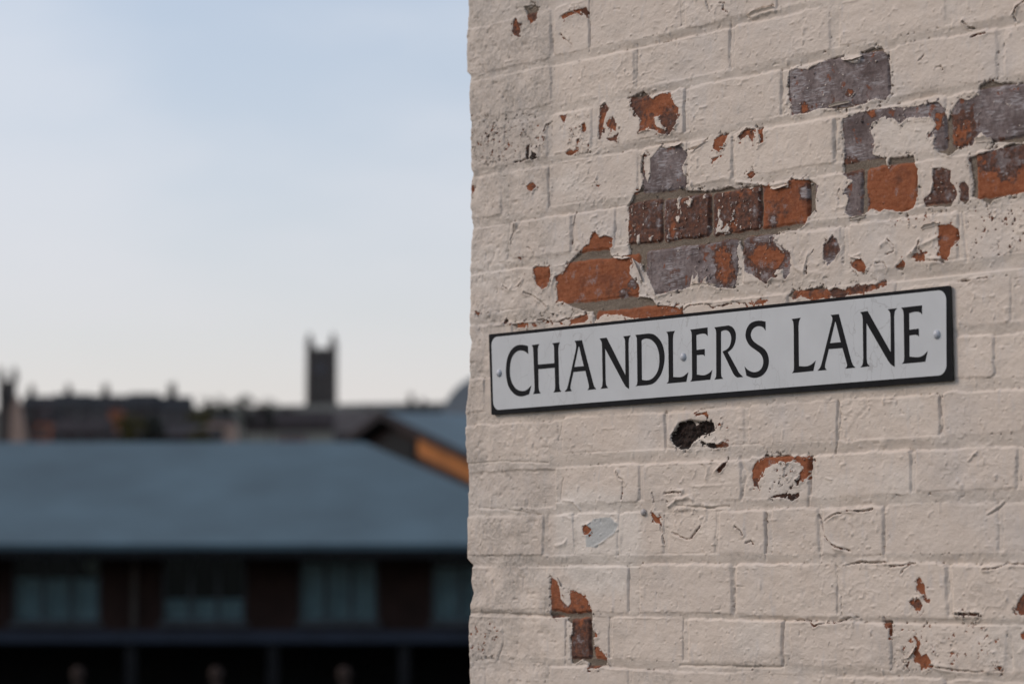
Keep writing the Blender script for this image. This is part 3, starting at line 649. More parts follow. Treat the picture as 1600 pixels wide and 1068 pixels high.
# ---- points: the face, plus columns that turn the corner and run back into the return of the wall
back = np.array([.34, .26, .19, .13, .09, .06, .04, .028, .019, .012, .006])
nb = len(back)
def ext(a, fill=None):
    e = np.repeat(a[:, :1], nb, 1) if fill is None else np.full((nv, nb), fill, np.float32)
    return np.concatenate([e, a], 1)
Hn = H[:, :1] - back[None, :] 
Un = UU[:, :1] + .0016 * rag[:, :nb] * (back[None, :] > 0)
Ug = np.concatenate([Un, UU], 1).astype(np.float64)
Hg = np.concatenate([Hn, H], 1).astype(np.float64)
Vg = np.repeat(vb[:, None], nu + nb, 1)
PTS = P0[None, None, :] + Ug[..., None] * DU + Hg[..., None] * NW + Vg[..., None] * np.array([0, 0, 1.0])
gi = np.gradient(PTS, axis=0); gj = np.gradient(PTS, axis=1)
NRM = np.cross(gj, gi)
NRM /= np.maximum(np.linalg.norm(NRM, axis=2, keepdims=True), 1e-12)
if np.mean(NRM @ NW) < 0: NRM = -NRM
FIELDS = {'bare': ext(np.clip(EX / .006, -1, 1)), 'dark': ext(DARKF), 'mortar_amount': ext(MORT), 'grime': ext(GRIME), 'tone': ext(TONE), 'soot_crack_shade': ext(BLACK), 'grey_patch': ext(GREY), 'arris': ext(arr), 'fresh': ext(FRESH)}
IDS = ext(bid.astype(np.float32)).astype(np.int32)
cell = IDS[:-1, :-1]
ncol = nu + nb
ci, cj = np.meshgrid(np.arange(nv - 1), np.arange(ncol - 1), indexing='ij')
quad = np.stack([ci * ncol + cj, ci * ncol + cj + 1, (ci + 1) * ncol + cj + 1, (ci + 1) * ncol + cj], -1).reshape(-1, 4)
cid = cell.reshape(-1)
P_ = PTS.reshape(-1, 3); N_ = NRM.reshape(-1, 3)
F_ = {k: v.reshape(-1).astype(np.float32) for k, v in FIELDS.items()}

def grid_mesh(name, faces, centre, extra=None):
    """a mesh from some of the wall's cells; extra = (verts, quads) of hidden solid behind it"""
    used, inv = np.unique(faces.reshape(-1), return_inverse=True)
    fq = inv.reshape(-1, 4)
    vs = P_[used] - centre; ns = N_[used]
    fl = {k: f[used] for k, f in F_.items()}
    if extra is not None:
        ev_, eq_, en_ = extra
        fq = np.concatenate([fq, np.array(eq_) + len(vs)])
        vs = np.concatenate([vs, np.array(ev_) - centre]); ns = np.concatenate([ns, np.array(en_)])
        fl = {k: np.concatenate([f, np.full(len(ev_), -1 if k == 'bare' else 0, np.float32)]) for k, f in fl.items()}
    me = bpy.data.meshes.new(name)
    me.vertices.add(len(vs)); me.vertices.foreach_set('co', vs.astype(np.float32).ravel())
    me.loops.add(fq.size); me.loops.foreach_set('vertex_index', fq.astype(np.int32).ravel())
    me.polygons.add(len(fq)); me.polygons.foreach_set('loop_start', np.arange(0, fq.size, 4, dtype=np.int32))
    me.polygons.foreach_set('use_smooth', np.ones(len(fq), bool))
    me.update(calc_edges=True)
    me.validate()
    for k, f in fl.items():
        a = me.attributes.new(k, 'FLOAT', 'POINT'); a.data.foreach_set('value', f)
    me.normals_split_custom_set_from_vertices(ns.astype(np.float32))
    return me

# ---- material of the wall: paint over brick and mortar, told apart by the fields above
def wall_material():
    m = bpy.data.materials.new('painted_brick')
    m.use_nodes = True
    t = m.node_tree; N = t.nodes; L = t.links
    b = N['Principled BSDF']
    geo = N.new('ShaderNodeNewGeometry')
    def attr(n):
        a = N.new('ShaderNodeAttribute'); a.attribute_name = n; return a.outputs['Fac']
    def noise(scale, detail=4, rough=.55, vec=None):
        n = N.new('ShaderNodeTexNoise'); n.inputs['Scale'].default_value = scale; n.inputs['Detail'].default_value = detail; n.inputs['Roughness'].default_value = rough
        L.new(vec if vec is not None else geo.outputs['Position'], n.inputs['Vector']); return n.outputs['Fac']
    def math_(op, a, b_=None, c=None):
        n = N.new('ShaderNodeMath'); n.operation = op
        for i, x in enumerate((a, b_, c)):
            if x is None: continue
            if isinstance(x, (int, float)): n.inputs[i].default_value = x
            else: L.new(x, n.inputs[i])
        return n.outputs[0]
    def rng_(x, a, b_, c=0., d=1.):
        n = N.new('ShaderNodeMapRange'); n.interpolation_type = 'SMOOTHSTEP'
        L.new(x, n.inputs['Value'])
        for k, v in zip(('From Min', 'From Max', 'To Min', 'To Max'), (a, b_, c, d)): n.inputs[k].default_value = v
        return n.outputs['Result']
    def mix(f, a, b_, mode='MIX'):
        n = N.new('ShaderNodeMix'); n.data_type = 'RGBA'; n.blend_type = mode
        for i, x in ((0, f), (6, a), (7, b_)):
            if isinstance(x, (int, float)): n.inputs[i].default_value = x
            elif isinstance(x, tuple): n.inputs[i].default_value = (*x, 1)
            else: L.new(x, n.inputs[i])
        return n.outputs[2]
    n_fine = noise(700, 3)
    n_mid = noise(170, 5, .6)
    n_low = noise(22, 5, .6)
    n_grain = noise(1600, 2)
    vm = N.new('ShaderNodeMapping'); vm.inputs['Scale'].default_value = (1, 1, .22)
    L.new(geo.outputs['Position'], vm.inputs['Vector'])
    n_drip = noise(90, 4, .6, vm.outputs['Vector'])
    vm2 = N.new('ShaderNodeMapping'); vm2.inputs['Scale'].default_value = (.3, .3, 1.6)
    L.new(geo.outputs['Position'], vm2.inputs['Vector'])
    n_brush = noise(220, 4, .6, vm2.outputs['Vector'])
    # paint on / off
    e = math_('ADD', attr('bare'), math_('MULTIPLY', math_('SUBTRACT', n_mid, .5), .80))
    e = math_('ADD', e, math_('MULTIPLY', math_('SUBTRACT', n_fine, .5), .55))
    bare = rng_(e, -.03, .05)
    # paint
    paint = mix(rng_(n_low, .3, .7), (.712, .590, .490), (.755, .634, .532))
    paint = mix(math_('MULTIPLY', rng_(attr('tone'), -1, 1), .45), paint, (.64, .54, .46))
    paint = mix(rng_(n_drip, .54, .74, 0, .34), paint, (.56, .52, .51))
    paint = mix(math_('MULTIPLY', attr('fresh'), .6), paint, (.79, .71, .63))
    paint = mix(math_('MULTIPLY', attr('mortar_amount'), .22), paint, (.60, .530, .455))
    paint = mix(rng_(noise(7, 4, .6), .50, .70, 0, .35), paint, (.60, .55, .515))
    gr = math_('MULTIPLY', attr('grime'), rng_(n_mid, .25, .75, .35, 1.2))
    paint = mix(gr, paint, (.385, .335, .290))
    paint = mix(math_('MULTIPLY', attr('grey_patch'), .85), paint, (.44, .45, .44))
    dots = rng_(noise(420, 2), .69, .74, 0, .55)
    paint = mix(math_('MULTIPLY', dots, rng_(noise(14, 3), .45, .65)), paint, (.16, .13, .11))
    dirt = math_('MULTIPLY', attr('arris'), rng_(noise(60, 4), .5, .72, 0, .5))
    paint = mix(dirt, paint, (.27, .24, .215))
    # brick
    orange = mix(rng_(n_mid, .3, .7), (.270, .080, .032), (.360, .125, .056))
    orange = mix(rng_(n_low, .52, .7, 0, .5), orange, (.15, .055, .035))
    orange = mix(rng_(n_fine, .64, .72, 0, .4), orange, (.40, .33, .28))
    drk = mix(rng_(n_low, .34, .64), (.140, .102, .096), (.290, .232, .220))
    drk = mix(rng_(n_mid, .40, .70, 0, .6), drk, (.090, .066, .062))
    bloom = math_('MULTIPLY', rng_(n_brush, .42, .66), rng_(noise(30, 4, .6), .44, .62, 0, .85))
    drk = mix(bloom, drk, (.46, .42, .42))
    drk = mix(rng_(noise(48, 4), .61, .67, 0, .85), drk, (.24, .078, .036))
    redb = mix(rng_(n_mid, .35, .7), (.085, .046, .036), (.190, .082, .052))
    redb = mix(rng_(n_brush, .60, .72, 0, .5), redb, (.25, .21, .20))
    orange = mix(math_('MULTIPLY', rng_(noise(38, 5, .65), .56, .66), rng_(n_fine, .35, .6, 0, .7)), orange, (.36, .32, .31))
    orange = mix(rng_(noise(26, 4), .58, .70, 0, .6), orange, (.13, .055, .035))
    dk = math_('ADD', attr('dark'), math_('MULTIPLY', math_('SUBTRACT', noise(60, 5, .65), .5), 1.1))
    brick = mix(rng_(dk, .28, .48), orange, redb)
    brick = mix(rng_(dk, .58, .80), brick, drk)
    mort = mix(rng_(n_fine, .3, .7), (.150, .113, .085), (.300, .242, .186))
    sub = mix(attr('mortar_amount'), brick, mort)
    sub = mix(rng_(n_grain, .60, .75, 0, .25), sub, (.38, .33, .30))
    sub = mix(math_('MULTIPLY', attr('soot_crack_shade'), rng_(n_fine, .2, .6, .8, 1.)), sub, (.018, .015, .014))
    colr = mix(bare, paint, sub)
    L.new(colr, b.inputs['Base Color'])
    L.new(rng_(bare, 0, 1, .55, .9), b.inputs['Roughness'])
    b.inputs['Specular IOR Level'].default_value = .25
    # fine relief
    hgt = math_('MULTIPLY', n_fine, .30)
    hgt = math_('ADD', hgt, math_('MULTIPLY', n_grain, math_('ADD', .10, math_('MULTIPLY', bare, .3))))
    hgt = math_('ADD', hgt, math_('MULTIPLY', n_mid, math_('ADD', .7, math_('MULTIPLY', attr('grime'), 1.2))))
    hgt = math_('ADD', hgt, math_('MULTIPLY', n_brush, .30))
    hgt = math_('ADD', hgt, math_('MULTIPLY', bare, -.4))
    bp = N.new('ShaderNodeBump'); bp.inputs['Strength'].default_value = .9; bp.inputs['Distance'].default_value = .0011
    L.new(hgt, bp.inputs['Height']); L.new(bp.outputs['Normal'], b.inputs['Normal'])
    return m
M_WALL = wall_material()

wall_base = P0 + DU * U0; wall_base = Vector((wall_base[0], wall_base[1], 0))
wall = empty('brick_wall', wall_base)
tag(wall, 'cream painted brick wall at the street corner, its paint flaking off orange and grey bricks', 'wall')
wb = np.array(wall_base)
def p_uvh(u, v, h): return P0 + DU * u + np.array([0, 0, 1.0]) * v + NW * h
for n_, (ua, ub_, va, vb_, k) in enumerate(bricks):
    fs = quad[cid == n_ + 1]
    if len(fs) < 30: continue
    used = P_[fs.reshape(-1)]
    rel = used - P0
    a0, a1 = max((rel @ DU).min(), U0 + .004), (rel @ DU).max(); b0, b1 = rel[:, 2].min(), rel[:, 2].max()
    a0 += .003; a1 -= .003; b0 += .003; b1 -= .003
    c = p_uvh((a0 + a1) / 2, (b0 + b1) / 2, -.03)
    ex = []; 
    for h in (-.012, -.105):
        for (x, y) in ((a0, b0), (a1, b0), (a1, b1), (a0, b1)): ex.append(p_uvh(x, y, h))
    qs = [(1, 0, 4, 5), (2, 1, 5, 6), (3, 2, 6, 7), (0, 3, 7, 4), (4, 7, 6, 5)]
    en = [NW] * 8
    me = grid_mesh('brick', fs, c, (ex, qs, en))
    o = link('brick', me, M_WALL, wall, Vector(c - wb))
    if n_ + 1 in BARE: o['label'] = BARE[n_ + 1]
# the mortar: joints of the face, and the solid bed behind them
cc = p_uvh((U0 + U1) / 2, (V0 + V1) / 2, -.05)
ex = []
for h in (-.02, -.34):
    for (x, y) in ((U0 + .03, V0), (ub[-1], V0), (ub[-1], vb[-1]), (U0 + .03, vb[-1])): ex.append(p_uvh(x, y, h))
qs = [(0, 1, 2, 3), (1, 0, 4, 5), (2, 1, 5, 6), (3, 2, 6, 7), (0, 3, 7, 4), (4, 7, 6, 5)]
me = grid_mesh('mortar', quad[cid == 0], cc, (ex, qs, [NW] * 8))
link('mortar', me, M_WALL, wall, Vector(cc - wb))

# the rest of the wall, out of the frame: plain coursed bricks down to the pavement, up and to the right
mb = MB()
ZB = -P0[2]; ZT = 2.3
UR = ub[-1] + 1.3
def plain(u0, u1, v0, v1):
    nonlocal_v = [p_uvh(u0, v0, -.01), p_uvh(u1, v0, -.01), p_uvh(u1, v1, -.01), p_uvh(u0, v1, -.01)]
    c_ = .004
    j = lambda m_=.0025: random.uniform(-m_, m_)
    h_ = j(.001)
    f_ = [p_uvh(u0 + c_ + j(), v0 + c_ + j(), h_ + j(.001)), p_uvh(u1 - c_ + j(), v0 + c_ + j(), h_ + j(.001)), p_uvh(u1 - c_ + j(), v1 - c_ + j(), h_ + j(.001)), p_uvh(u0 + c_ + j(), v1 - c_ + j(), h_ + j(.001))]
    mb.add([p - wb for p in nonlocal_v + f_], [(4, 5, 6, 7), (0, 1, 5, 4), (1, 2, 6, 5), (2, 3, 7, 6), (3, 0, 4, 7)])
def region(u0, u1, v0, v1):
    v = v0; k = 0
    mb.hexa([p_uvh(u0, v0, -.34) - wb, p_uvh(u1, v0, -.34) - wb, p_uvh(u1, v0, -.0035) - wb, p_uvh(u0, v0, -.0035) - wb],
            [p_uvh(u0, v1, -.34) - wb, p_uvh(u1, v1, -.34) - wb, p_uvh(u1, v1, -.0035) - wb, p_uvh(u0, v1, -.0035) - wb])
    rows = []
    while v < v1 - .02:
        rows.append((v + .010, min(v + .080, v1))); v += .081
    if u0 > UC + .3:
        rows = [(vc(cb), vc(ct)) for ct, cb, _ in COURSES]
        lo, hi = rows[-1][0], rows[0][1]
        while lo > v0 + .1: rows.append((lo - .081, lo - .011)); lo -= .081
        while hi < v1 - .1: rows.append((hi + .011, hi + .081)); hi += .081
    for va_, vb__ in rows:
        u = u0 - (.11 if k % 2 else 0)
        while u < u1:
            a, b_ = max(u, u0), min(u + .215, u1)
            if b_ - a > .03: plain(a + .001, b_, va_, vb__)
            u += .226
        k += 1
UC = eu.mean() + .004
region(UC, ub[-1], ZB, V0 - .002)
region(UC, ub[-1], vb[-1] + .002, ZT)
region(ub[-1] - .001, UR, ZB, ZT)
o = mb.build('outer_bricks', M_WALL, wall)
o['kind'] = 'stuff'
at_ = o.data.attributes.new('bare', 'FLOAT', 'POINT')
at_.data.foreach_set('value', np.full(len(o.data.vertices), -1, np.float32))

# curled flakes of paint, hinged on the broken edges
def flake(p0, p1, dx, dy, L, curl, h0, seed):
    rs = random.Random(seed)
    a, b = Vector(uv(*p0)), Vector(uv(*p1)); c0 = uv(p0[0] + dx, p0[1] + dy)
    d = (Vector(c0) - a).normalized()
    nu_, nl = 10, 6
    lens = [L * .001 * (math.sin(math.pi * (.12 + .80 * i / nu_)) ** .6) * rs.uniform(.72, 1.12) for i in range(nu_ + 1)]
    top, bot = [], []
    for i in range(nu_ + 1):
        q = a.lerp(b, i / nu_)
        for k in range(nl + 1):
            t_ = k / nl; th = curl * t_; ln = lens[i]
            rr_ = ln / max(curl, .01)
            x = q + d * rr_ * math.sin(th)
            h = h0 * .001 + rr_ * (1 - math.cos(th)) + .0003 * rs.uniform(-1, 1)
            top.append(wallpt(x.x, x.y, h)); bot.append(wallpt(x.x, x.y, h - .0006))
    n = len(top); w = nl + 1
    fs = []
    for i in range(nu_):
        for k in range(nl):
            q = (i * w + k, (i + 1) * w + k, (i + 1) * w + k + 1, i * w + k + 1)
            fs.append(q); fs.append(tuple(v + n for v in q[::-1]))
    rim = [i * w for i in range(nu_ + 1)] + [nu_ * w + k for k in range(1, w)] + [i * w + nl for i in range(nu_ - 1, -1, -1)] + [k for k in range(nl - 1, 0, -1)]
    for i in range(len(rim)):
        p, q = rim[i], rim[(i + 1) % len(rim)]
        fs.append((p, p + n, q + n, q))
    m_ = MB(); m_.add([Vector(p) - wall_base for p in top + bot], fs)
    o = m_.build('paint_flake', M_WALL, wall, smooth=True)
    at_ = o.data.attributes.new('bare', 'FLOAT', 'POINT')
    at_.data.foreach_set('value', np.full(len(o.data.vertices), -1, np.float32))
for i, args in enumerate([((1316, 90), (1348, 86), 0, 12, 9, 1.5, 1.5), ((1205, 292), (1236, 285), 1, 10, 8, 1.3, 1.5), ((998, 213), (1026, 208), 0, -10, 9, 1.2, 1.0),
    ((1170, 28), (1212, 14), -3, -10, 10, 1.0, 1.2), ((1524, 224), (1552, 222), 1, -12, 11, .9, 1.0), ((988, 404), (1003, 440), 12, -4, 9, 1.2, 1.2), ((1213, 366), (1226, 392), -10, 2, 8, 1.2, 1.2),
    ((1440, 360), (1468, 352), 2, -10, 9, 1.1, 1.2), ((1326, 396), (1346, 402), 2, 9, 7, 1.3, 1.2), ((1048, 226), (1066, 222), 0, 10, 7, 1.4, 1.2), ((1085, 240), (1108, 222), -4, -9, 7, 1.1, 1.0), ((1080, 448), (1120, 446), 0, -8, 7, 1.1, 1.4),
    ((1296, 168), (1330, 160), 1, -8, 6, 1.2, 1.2), ((960, 400), (984, 401), 0, 9, 6, 1.4, 1.4), ((1416, 1028), (1430, 1008), 8, 4, 8, 1.2, 1.0), ((870, 900), (876, 915), 8, 4, 6, 1.2, 1.0), ((1330, 345), (1352, 340), 2, -9, 7, 1.1, 1.2)]):
    flake(*args, 100 + i)

# a painted bolt head left in the wall
M_BOLTP = mat_simple('painted_bolt_paint', (.50, .45, .42), .5, .3, 300)
def dome(r, hh, seg=20, rings=6):
    vs = [(0, 0, hh)]; fs = []
    for i in range(1, rings + 1):
        a = math.pi / 2 * i / rings
        for j in range(seg):
            p = 2 * math.pi * j / seg
            vs.append((r * math.sin(a) * math.cos(p), r * math.sin(a) * math.sin(p), hh * math.cos(a)))
    for j in range(seg): fs.append((0, 1 + j, 1 + (j + 1) % seg))
    for i in range(rings - 1):
        for j in range(seg):
            a = 1 + i * seg
            fs.append((a + j, a + seg + j, a + seg + (j + 1) % seg, a + (j + 1) % seg))
    fs.append(tuple(1 + (rings - 1) * seg + j for j in range(seg))[::-1])
    me = bpy.data.meshes.new('bolt')
    me.from_pydata(vs, [], fs); me.shade_smooth()
    return me
ROT = Matrix((tuple(DU), (0, 0, 1), tuple(NW))).transposed().to_4x4()   # local x along the wall, y up, z out
a, b = uv(1007, 800)
o = link('painted_bolt', dome(.0058, .005), M_BOLTP)
o.matrix_world = Matrix.Translation(wallpt(a, b, .0015)) @ ROT
tag(o, 'small paint covered bolt head sticking out of the cream wall beneath the sign', 'bolt')

# ------------------------------------------------------------------ the street sign
M_BLACK = mat_simple('black_enamel', (.007, .007, .009), .65, .4, 60, .12)
def sign_white():
    m = mat_simple('white_enamel', (.61, .615, .615), .5, .04, 20, .2)
    t = m.node_tree; N = t.nodes; L = t.links; b = N['Principled BSDF']
    src = b.inputs['Base Color'].links[0].from_socket
    geo = N.new('ShaderNodeNewGeometry')
    mpn = N.new('ShaderNodeMapping'); mpn.inputs['Scale'].default_value = (1.2, 1.2, .5)
    dist = N.new('ShaderNodeTexNoise'); dist.inputs['Scale'].default_value = 45; dist.inputs['Detail'].default_value = 3
    L.new(geo.outputs['Position'], dist.inputs['Vector'])
    add = N.new('ShaderNodeVectorMath'); add.operation = 'MULTIPLY_ADD'
    L.new(dist.outputs['Color'], add.inputs[0]); add.inputs[1].default_value = (.02, .02, .02); L.new(geo.outputs['Position'], add.inputs[2])
    L.new(add.outputs[0], mpn.inputs['Vector'])
    v = N.new('ShaderNodeTexVoronoi'); v.feature = 'DISTANCE_TO_EDGE'; v.inputs['Scale'].default_value = 34
    L.new(mpn.outputs['Vector'], v.inputs['Vector'])
    r = N.new('ShaderNodeMapRange'); r.inputs['From Min'].default_value = 0; r.inputs['From Max'].default_value = .022; r.inputs['To Min'].default_value = .34; r.inputs['To Max'].default_value = 0
    L.new(v.outputs['Distance'], r.inputs['Value'])
    n2 = N.new('ShaderNodeTexNoise'); n2.inputs['Scale'].default_value = 9
    L.new(geo.outputs['Position'], n2.inputs['Vector'])
    r2 = N.new('ShaderNodeMapRange'); r2.inputs['From Min'].default_value = .45; r2.inputs['From Max'].default_value = .62
    L.new(n2.outputs['Fac'], r2.inputs['Value'])
    mu = N.new('ShaderNodeMath'); mu.operation = 'MULTIPLY'
    L.new(r.outputs['Result'], mu.inputs[0]); L.new(r2.outputs['Result'], mu.inputs[1])
    x = N.new('ShaderNodeMix'); x.data_type = 'RGBA'
    L.new(mu.outputs[0], x.inputs[0]); L.new(src, x.inputs[6]); x.inputs[7].default_value = (.22, .19, .17, 1)
    L.new(x.outputs[2], b.inputs['Base Color'])
    return m
M_WHITE = sign_white()
M_RIM = mat_simple('sign_edge', (.035, .036, .034), .6, .4, 80, .2)
M_BOLT = mat_simple('bolt_paint', (.52, .53, .56), .35, .1, 200, .5)

def spline(cont):
    """corner points (x, y) and smooth points (x, y, 1) to a dense outline"""
    n = len(cont)
    k0 = next(i for i in range(n) if len(cont[i]) == 2)
    c = cont[k0:] + cont[:k0] + [cont[k0]]
    out = []; run = [c[0]]
    for p in c[1:]:
        run.append(p)
        if len(p) == 2:
            q = [Vector(a[:2]) for a in run]
            if len(q) == 2: out.append(q[0])
            else:
                q = [q[0] * 2 - q[1]] + q + [q[-1] * 2 - q[-2]]
                for i in range(1, len(q) - 2):
                    for s_ in range(6):
                        t_ = s_ / 6
                        out.append(.5 * (2 * q[i] + (q[i + 1] - q[i - 1]) * t_ + (2 * q[i - 1] - 5 * q[i] + 4 * q[i + 1] - q[i + 2]) * t_ ** 2 + (3 * q[i] - q[i - 1] - 3 * q[i + 1] + q[i + 2]) * t_ ** 3))
            run = [p]
    return out
def slab(name, contours, h0, h1, mat, parent, mat_side=None):
    """a flat solid between h0 and h1 out of the wall; contours in (u, v), the first outside, others holes"""
    vecs = [[Vector((x, y, 0)) for x, y in c_] for c_ in contours]
    tris = tessellate_polygon(vecs)
    flat = [p for c_ in vecs for p in c_]
    cu = sum(p.x for p in flat) / len(flat); cv = sum(p.y for p in flat) / len(flat)
    n = len(flat)
    vs = [(p.x - cu, p.y - cv, 0) for p in flat] + [(p.x - cu, p.y - cv, h1 - h0) for p in flat]
    fs = [tuple(i + n for i in t_) for t_ in tris] + [tuple(t_)[::-1] for t_ in tris]
    off = 0
    ns = len(fs)
    for c_ in vecs:
        m_ = len(c_)
        for i in range(m_): fs.append((off + i, off + (i + 1) % m_, off + (i + 1) % m_ + n, off + i + n))
        off += m_
    me = bpy.data.meshes.new(name)
    me.from_pydata(vs, [], fs)
    bm = bmesh.new(); bm.from_mesh(me)
    bmesh.ops.recalc_face_normals(bm, faces=bm.faces)
    bm.to_mesh(me); bm.free()
    me.materials.append(mat)
    if mat_side:
        me.materials.append(mat_side)
        for p in me.polygons:
            if abs(p.normal.z) < .5: p.material_index = 1
    o = bpy.data.objects.new(name, me); col.objects.link(o)
    o.parent = parent
    o.matrix_parent_inverse = parent.matrix_world.inverted()
    o.matrix_world = Matrix.Translation(wallpt(cu, cv, h0)) @ ROT
    return o
H0, H1, H2, H3 = .0028, .0072, .0077, .0080
sq = [uv(763.7, 522.2, H1), uv(1483.5, 446, H1), uv(1488.0, 594.2, H1), uv(767.8, 647.8, H1)]
sc_u = sum(p[0] for p in sq) / 4; sc_v = sum(p[1] for p in sq) / 4
sign = empty('street_sign')
sign.matrix_world = Matrix.Translation(wallpt(sc_u, sc_v, H0)) @ ROT
bpy.context.view_layer.update()
tag(sign, 'black bordered white street name sign bolted to the flaking wall, reading CHANDLERS LANE', 'street sign')
def rounded(q, r, seg=8):
    out = []
    for i in range(4):
        p = Vector(q[i]); a = (Vector(q[i - 1]) - p).normalized(); b = (Vector(q[(i + 1) % 4]) - p).normalized()
        s_, e_ = p + a * r, p + b * r
        for k in range(seg + 1):
            t_ = k / seg
            w = math.sqrt(.5)
            w0, w1, w2 = (1 - t_) ** 2, 2 * t_ * (1 - t_) * w, t_ ** 2
            out.append((s_ * w0 + p * w1 + e_ * w2) / (w0 + w1 + w2))
    return [(p.x, p.y) for p in out]
slab('plate', [rounded(sq, .002, 3)], H0, H1, M_BLACK, sign, M_RIM)
pq = [uv(767.6, 526.8, H2), uv(1478.2, 452.2, H2), uv(1478.8, 585.4, H2), uv(770.9, 640.6, H2)]
slab('face_panel', [rounded(pq, .0145)], H1 - .0004, H2, M_WHITE, sign)
ORG = {1: (760, 500), 2: (900, 490), 3: (1040, 480), 4: (1220, 450), 5: (1330, 440)}
LET = [
 (1, [[(432, 268), (390, 258, 1), (340, 257, 1), (290, 278, 1), (245, 330, 1), (215, 410, 1), (203, 510, 1), (210, 610, 1), (235, 700, 1), (285, 765, 1), (340, 792, 1), (390, 790, 1), (445, 770), (468, 680), (430, 718, 1), (395, 735, 1), (350, 735, 1), (305, 710, 1), (265, 650, 1), (246, 570, 1), (246, 480, 1), (258, 410, 1), (285, 355, 1), (325, 322, 1), (365, 315, 1), (400, 325, 1), (436, 352)]]),
 (1, [[(472, 260), (550, 248), (538, 280, 1), (535, 330), (537, 462), (708, 448), (706, 310), (702, 265, 1), (686, 240), (766, 230), (753, 265, 1), (749, 320), (758, 670), (765, 718, 1), (780, 745), (700, 753), (714, 722, 1), (717, 680), (712, 495), (540, 510), (543, 690), (549, 732, 1), (565, 763), (486, 770), (499, 740, 1), (502, 690), (489, 330), (485, 288, 1)]]),
 (1, [[(920, 215), (995, 207), (1112, 655), (1125, 692, 1), (1145, 718), (1055, 728), (1068, 705, 1), (1068, 675), (1032, 527), (907, 540), (878, 670), (876, 708, 1), (890, 738), (815, 745), (838, 715, 1), (852, 675), (934, 300), (935, 250, 1)], [(960, 275), (916, 487), (1015, 478), (967, 275)]]),
 (2, [[(245, 258), (318, 248), (515, 640), (512, 320), (508, 268, 1), (492, 235), (570, 225), (552, 258, 1), (547, 310), (553, 783), (525, 765, 1), (500, 730), (303, 362), (308, 690), (314, 740, 1), (333, 773), (255, 782), (272, 755, 1), (277, 700), (271, 340), (265, 292, 1)]]),
 (2, [[(620, 220), (760, 205), (810, 215, 1), (860, 255, 1), (900, 320, 1), (922, 420, 1), (918, 520, 1), (890, 620, 1), (845, 690, 1), (800, 728, 1), (745, 743), (620, 753), (636, 735, 1), (640, 690), (635, 290), (632, 250, 1)], [(683, 275), (715, 260, 1), (745, 259, 1), (790, 275, 1), (835, 325, 1), (862, 400, 1), (870, 480, 1), (862, 560, 1), (840, 620, 1), (800, 670, 1), (760, 690, 1), (720, 693, 1), (687, 687)]]),
 (2, [[(942, 188), (1030, 178), (1015, 215, 1), (1010, 270), (1013, 658), (1080, 660, 1), (1115, 652, 1), (1140, 635, 1), (1170, 608), (1150, 708), (945, 727), (962, 705, 1), (967, 660), (962, 260), (957, 215, 1)]]),
 (3, [[(255, 232), (437, 208), (438, 298), (422, 282, 1), (400, 273, 1), (360, 277, 1), (320, 288), (322, 443), (407, 433), (408, 508), (395, 496, 1), (370, 493, 1), (324, 498), (325, 700), (390, 707, 1), (430, 697, 1), (460, 678, 1), (486, 652), (465, 752), (255, 773), (272, 750, 1), (276, 710), (272, 290), (267, 255, 1)]]),
 (3, [[(508, 208), (655, 188), (695, 205, 1), (725, 250, 1), (732, 310, 1), (722, 370, 1), (695, 425, 1), (648, 468), (740, 635), (765, 680, 1), (808, 725), (745, 730), (725, 715, 1), (705, 690), (593, 460), (640, 435, 1), (668, 400, 1), (682, 350, 1), (682, 300, 1), (665, 260, 1), (640, 240, 1), (610, 238, 1), (577, 250), (577, 680), (582, 720, 1), (600, 743), (508, 752), (524, 725, 1), (528, 680), (527, 270), (522, 235, 1)]]),
 (3, [[(1042, 148), (1042, 242), (1020, 212, 1), (985, 196, 1), (945, 200, 1), (910, 225, 1), (890, 265, 1), (890, 305, 1), (910, 345, 1), (950, 380, 1), (1010, 418, 1), (1050, 460, 1), (1072, 520, 1), (1074, 590, 1), (1050, 660, 1), (1005, 710, 1), (950, 732, 1), (900, 732, 1), (843, 712), (823, 615), (850, 645, 1), (890, 668, 1), (930, 675, 1), (975, 660, 1), (1005, 625, 1), (1018, 575, 1), (1012, 525, 1), (985, 480, 1), (940, 445, 1), (880, 400, 1), (845, 345, 1), (833, 290, 1), (845, 225, 1), (880, 170, 1), (930, 145, 1), (985, 138, 1)]]),
 (4, [[(112, 322), (206, 308), (189, 345, 1), (183, 400), (188, 812), (250, 815, 1), (290, 808, 1), (325, 790, 1), (362, 755), (338, 862), (115, 885), (133, 860, 1), (137, 815), (134, 400), (128, 350, 1)]]),
 (4, [[(518, 280), (604, 270), (735, 760), (752, 800, 1), (778, 828), (672, 838), (690, 812, 1), (688, 785), (643, 624), (500, 635), (462, 790), (460, 825, 1), (478, 852), (383, 860), (410, 825, 1), (425, 785), (536, 340), (536, 305, 1)], [(565, 350), (512, 573), (625, 562), (571, 350)]]),
 (5, [[(92, 317), (170, 305), (412, 735), (410, 370), (404, 320, 1), (380, 287), (478, 275), (455, 305, 1), (447, 360), (453, 888), (415, 862, 1), (385, 825), (158, 432), (160, 800), (168, 850, 1), (192, 880), (95, 892), (118, 860, 1), (125, 800), (120, 400), (114, 350, 1)]]),
 (5, [[(520, 270), (737, 245), (738, 340), (720, 322, 1), (690, 312, 1), (650, 315, 1), (603, 328), (605, 500), (704, 488), (706, 570), (690, 557, 1), (660, 553, 1), (606, 560), (607, 780), (690, 786, 1), (735, 775, 1), (765, 755, 1), (796, 722), (772, 833), (527, 855), (548, 830, 1), (553, 785), (547, 340), (540, 300, 1)]]),
]
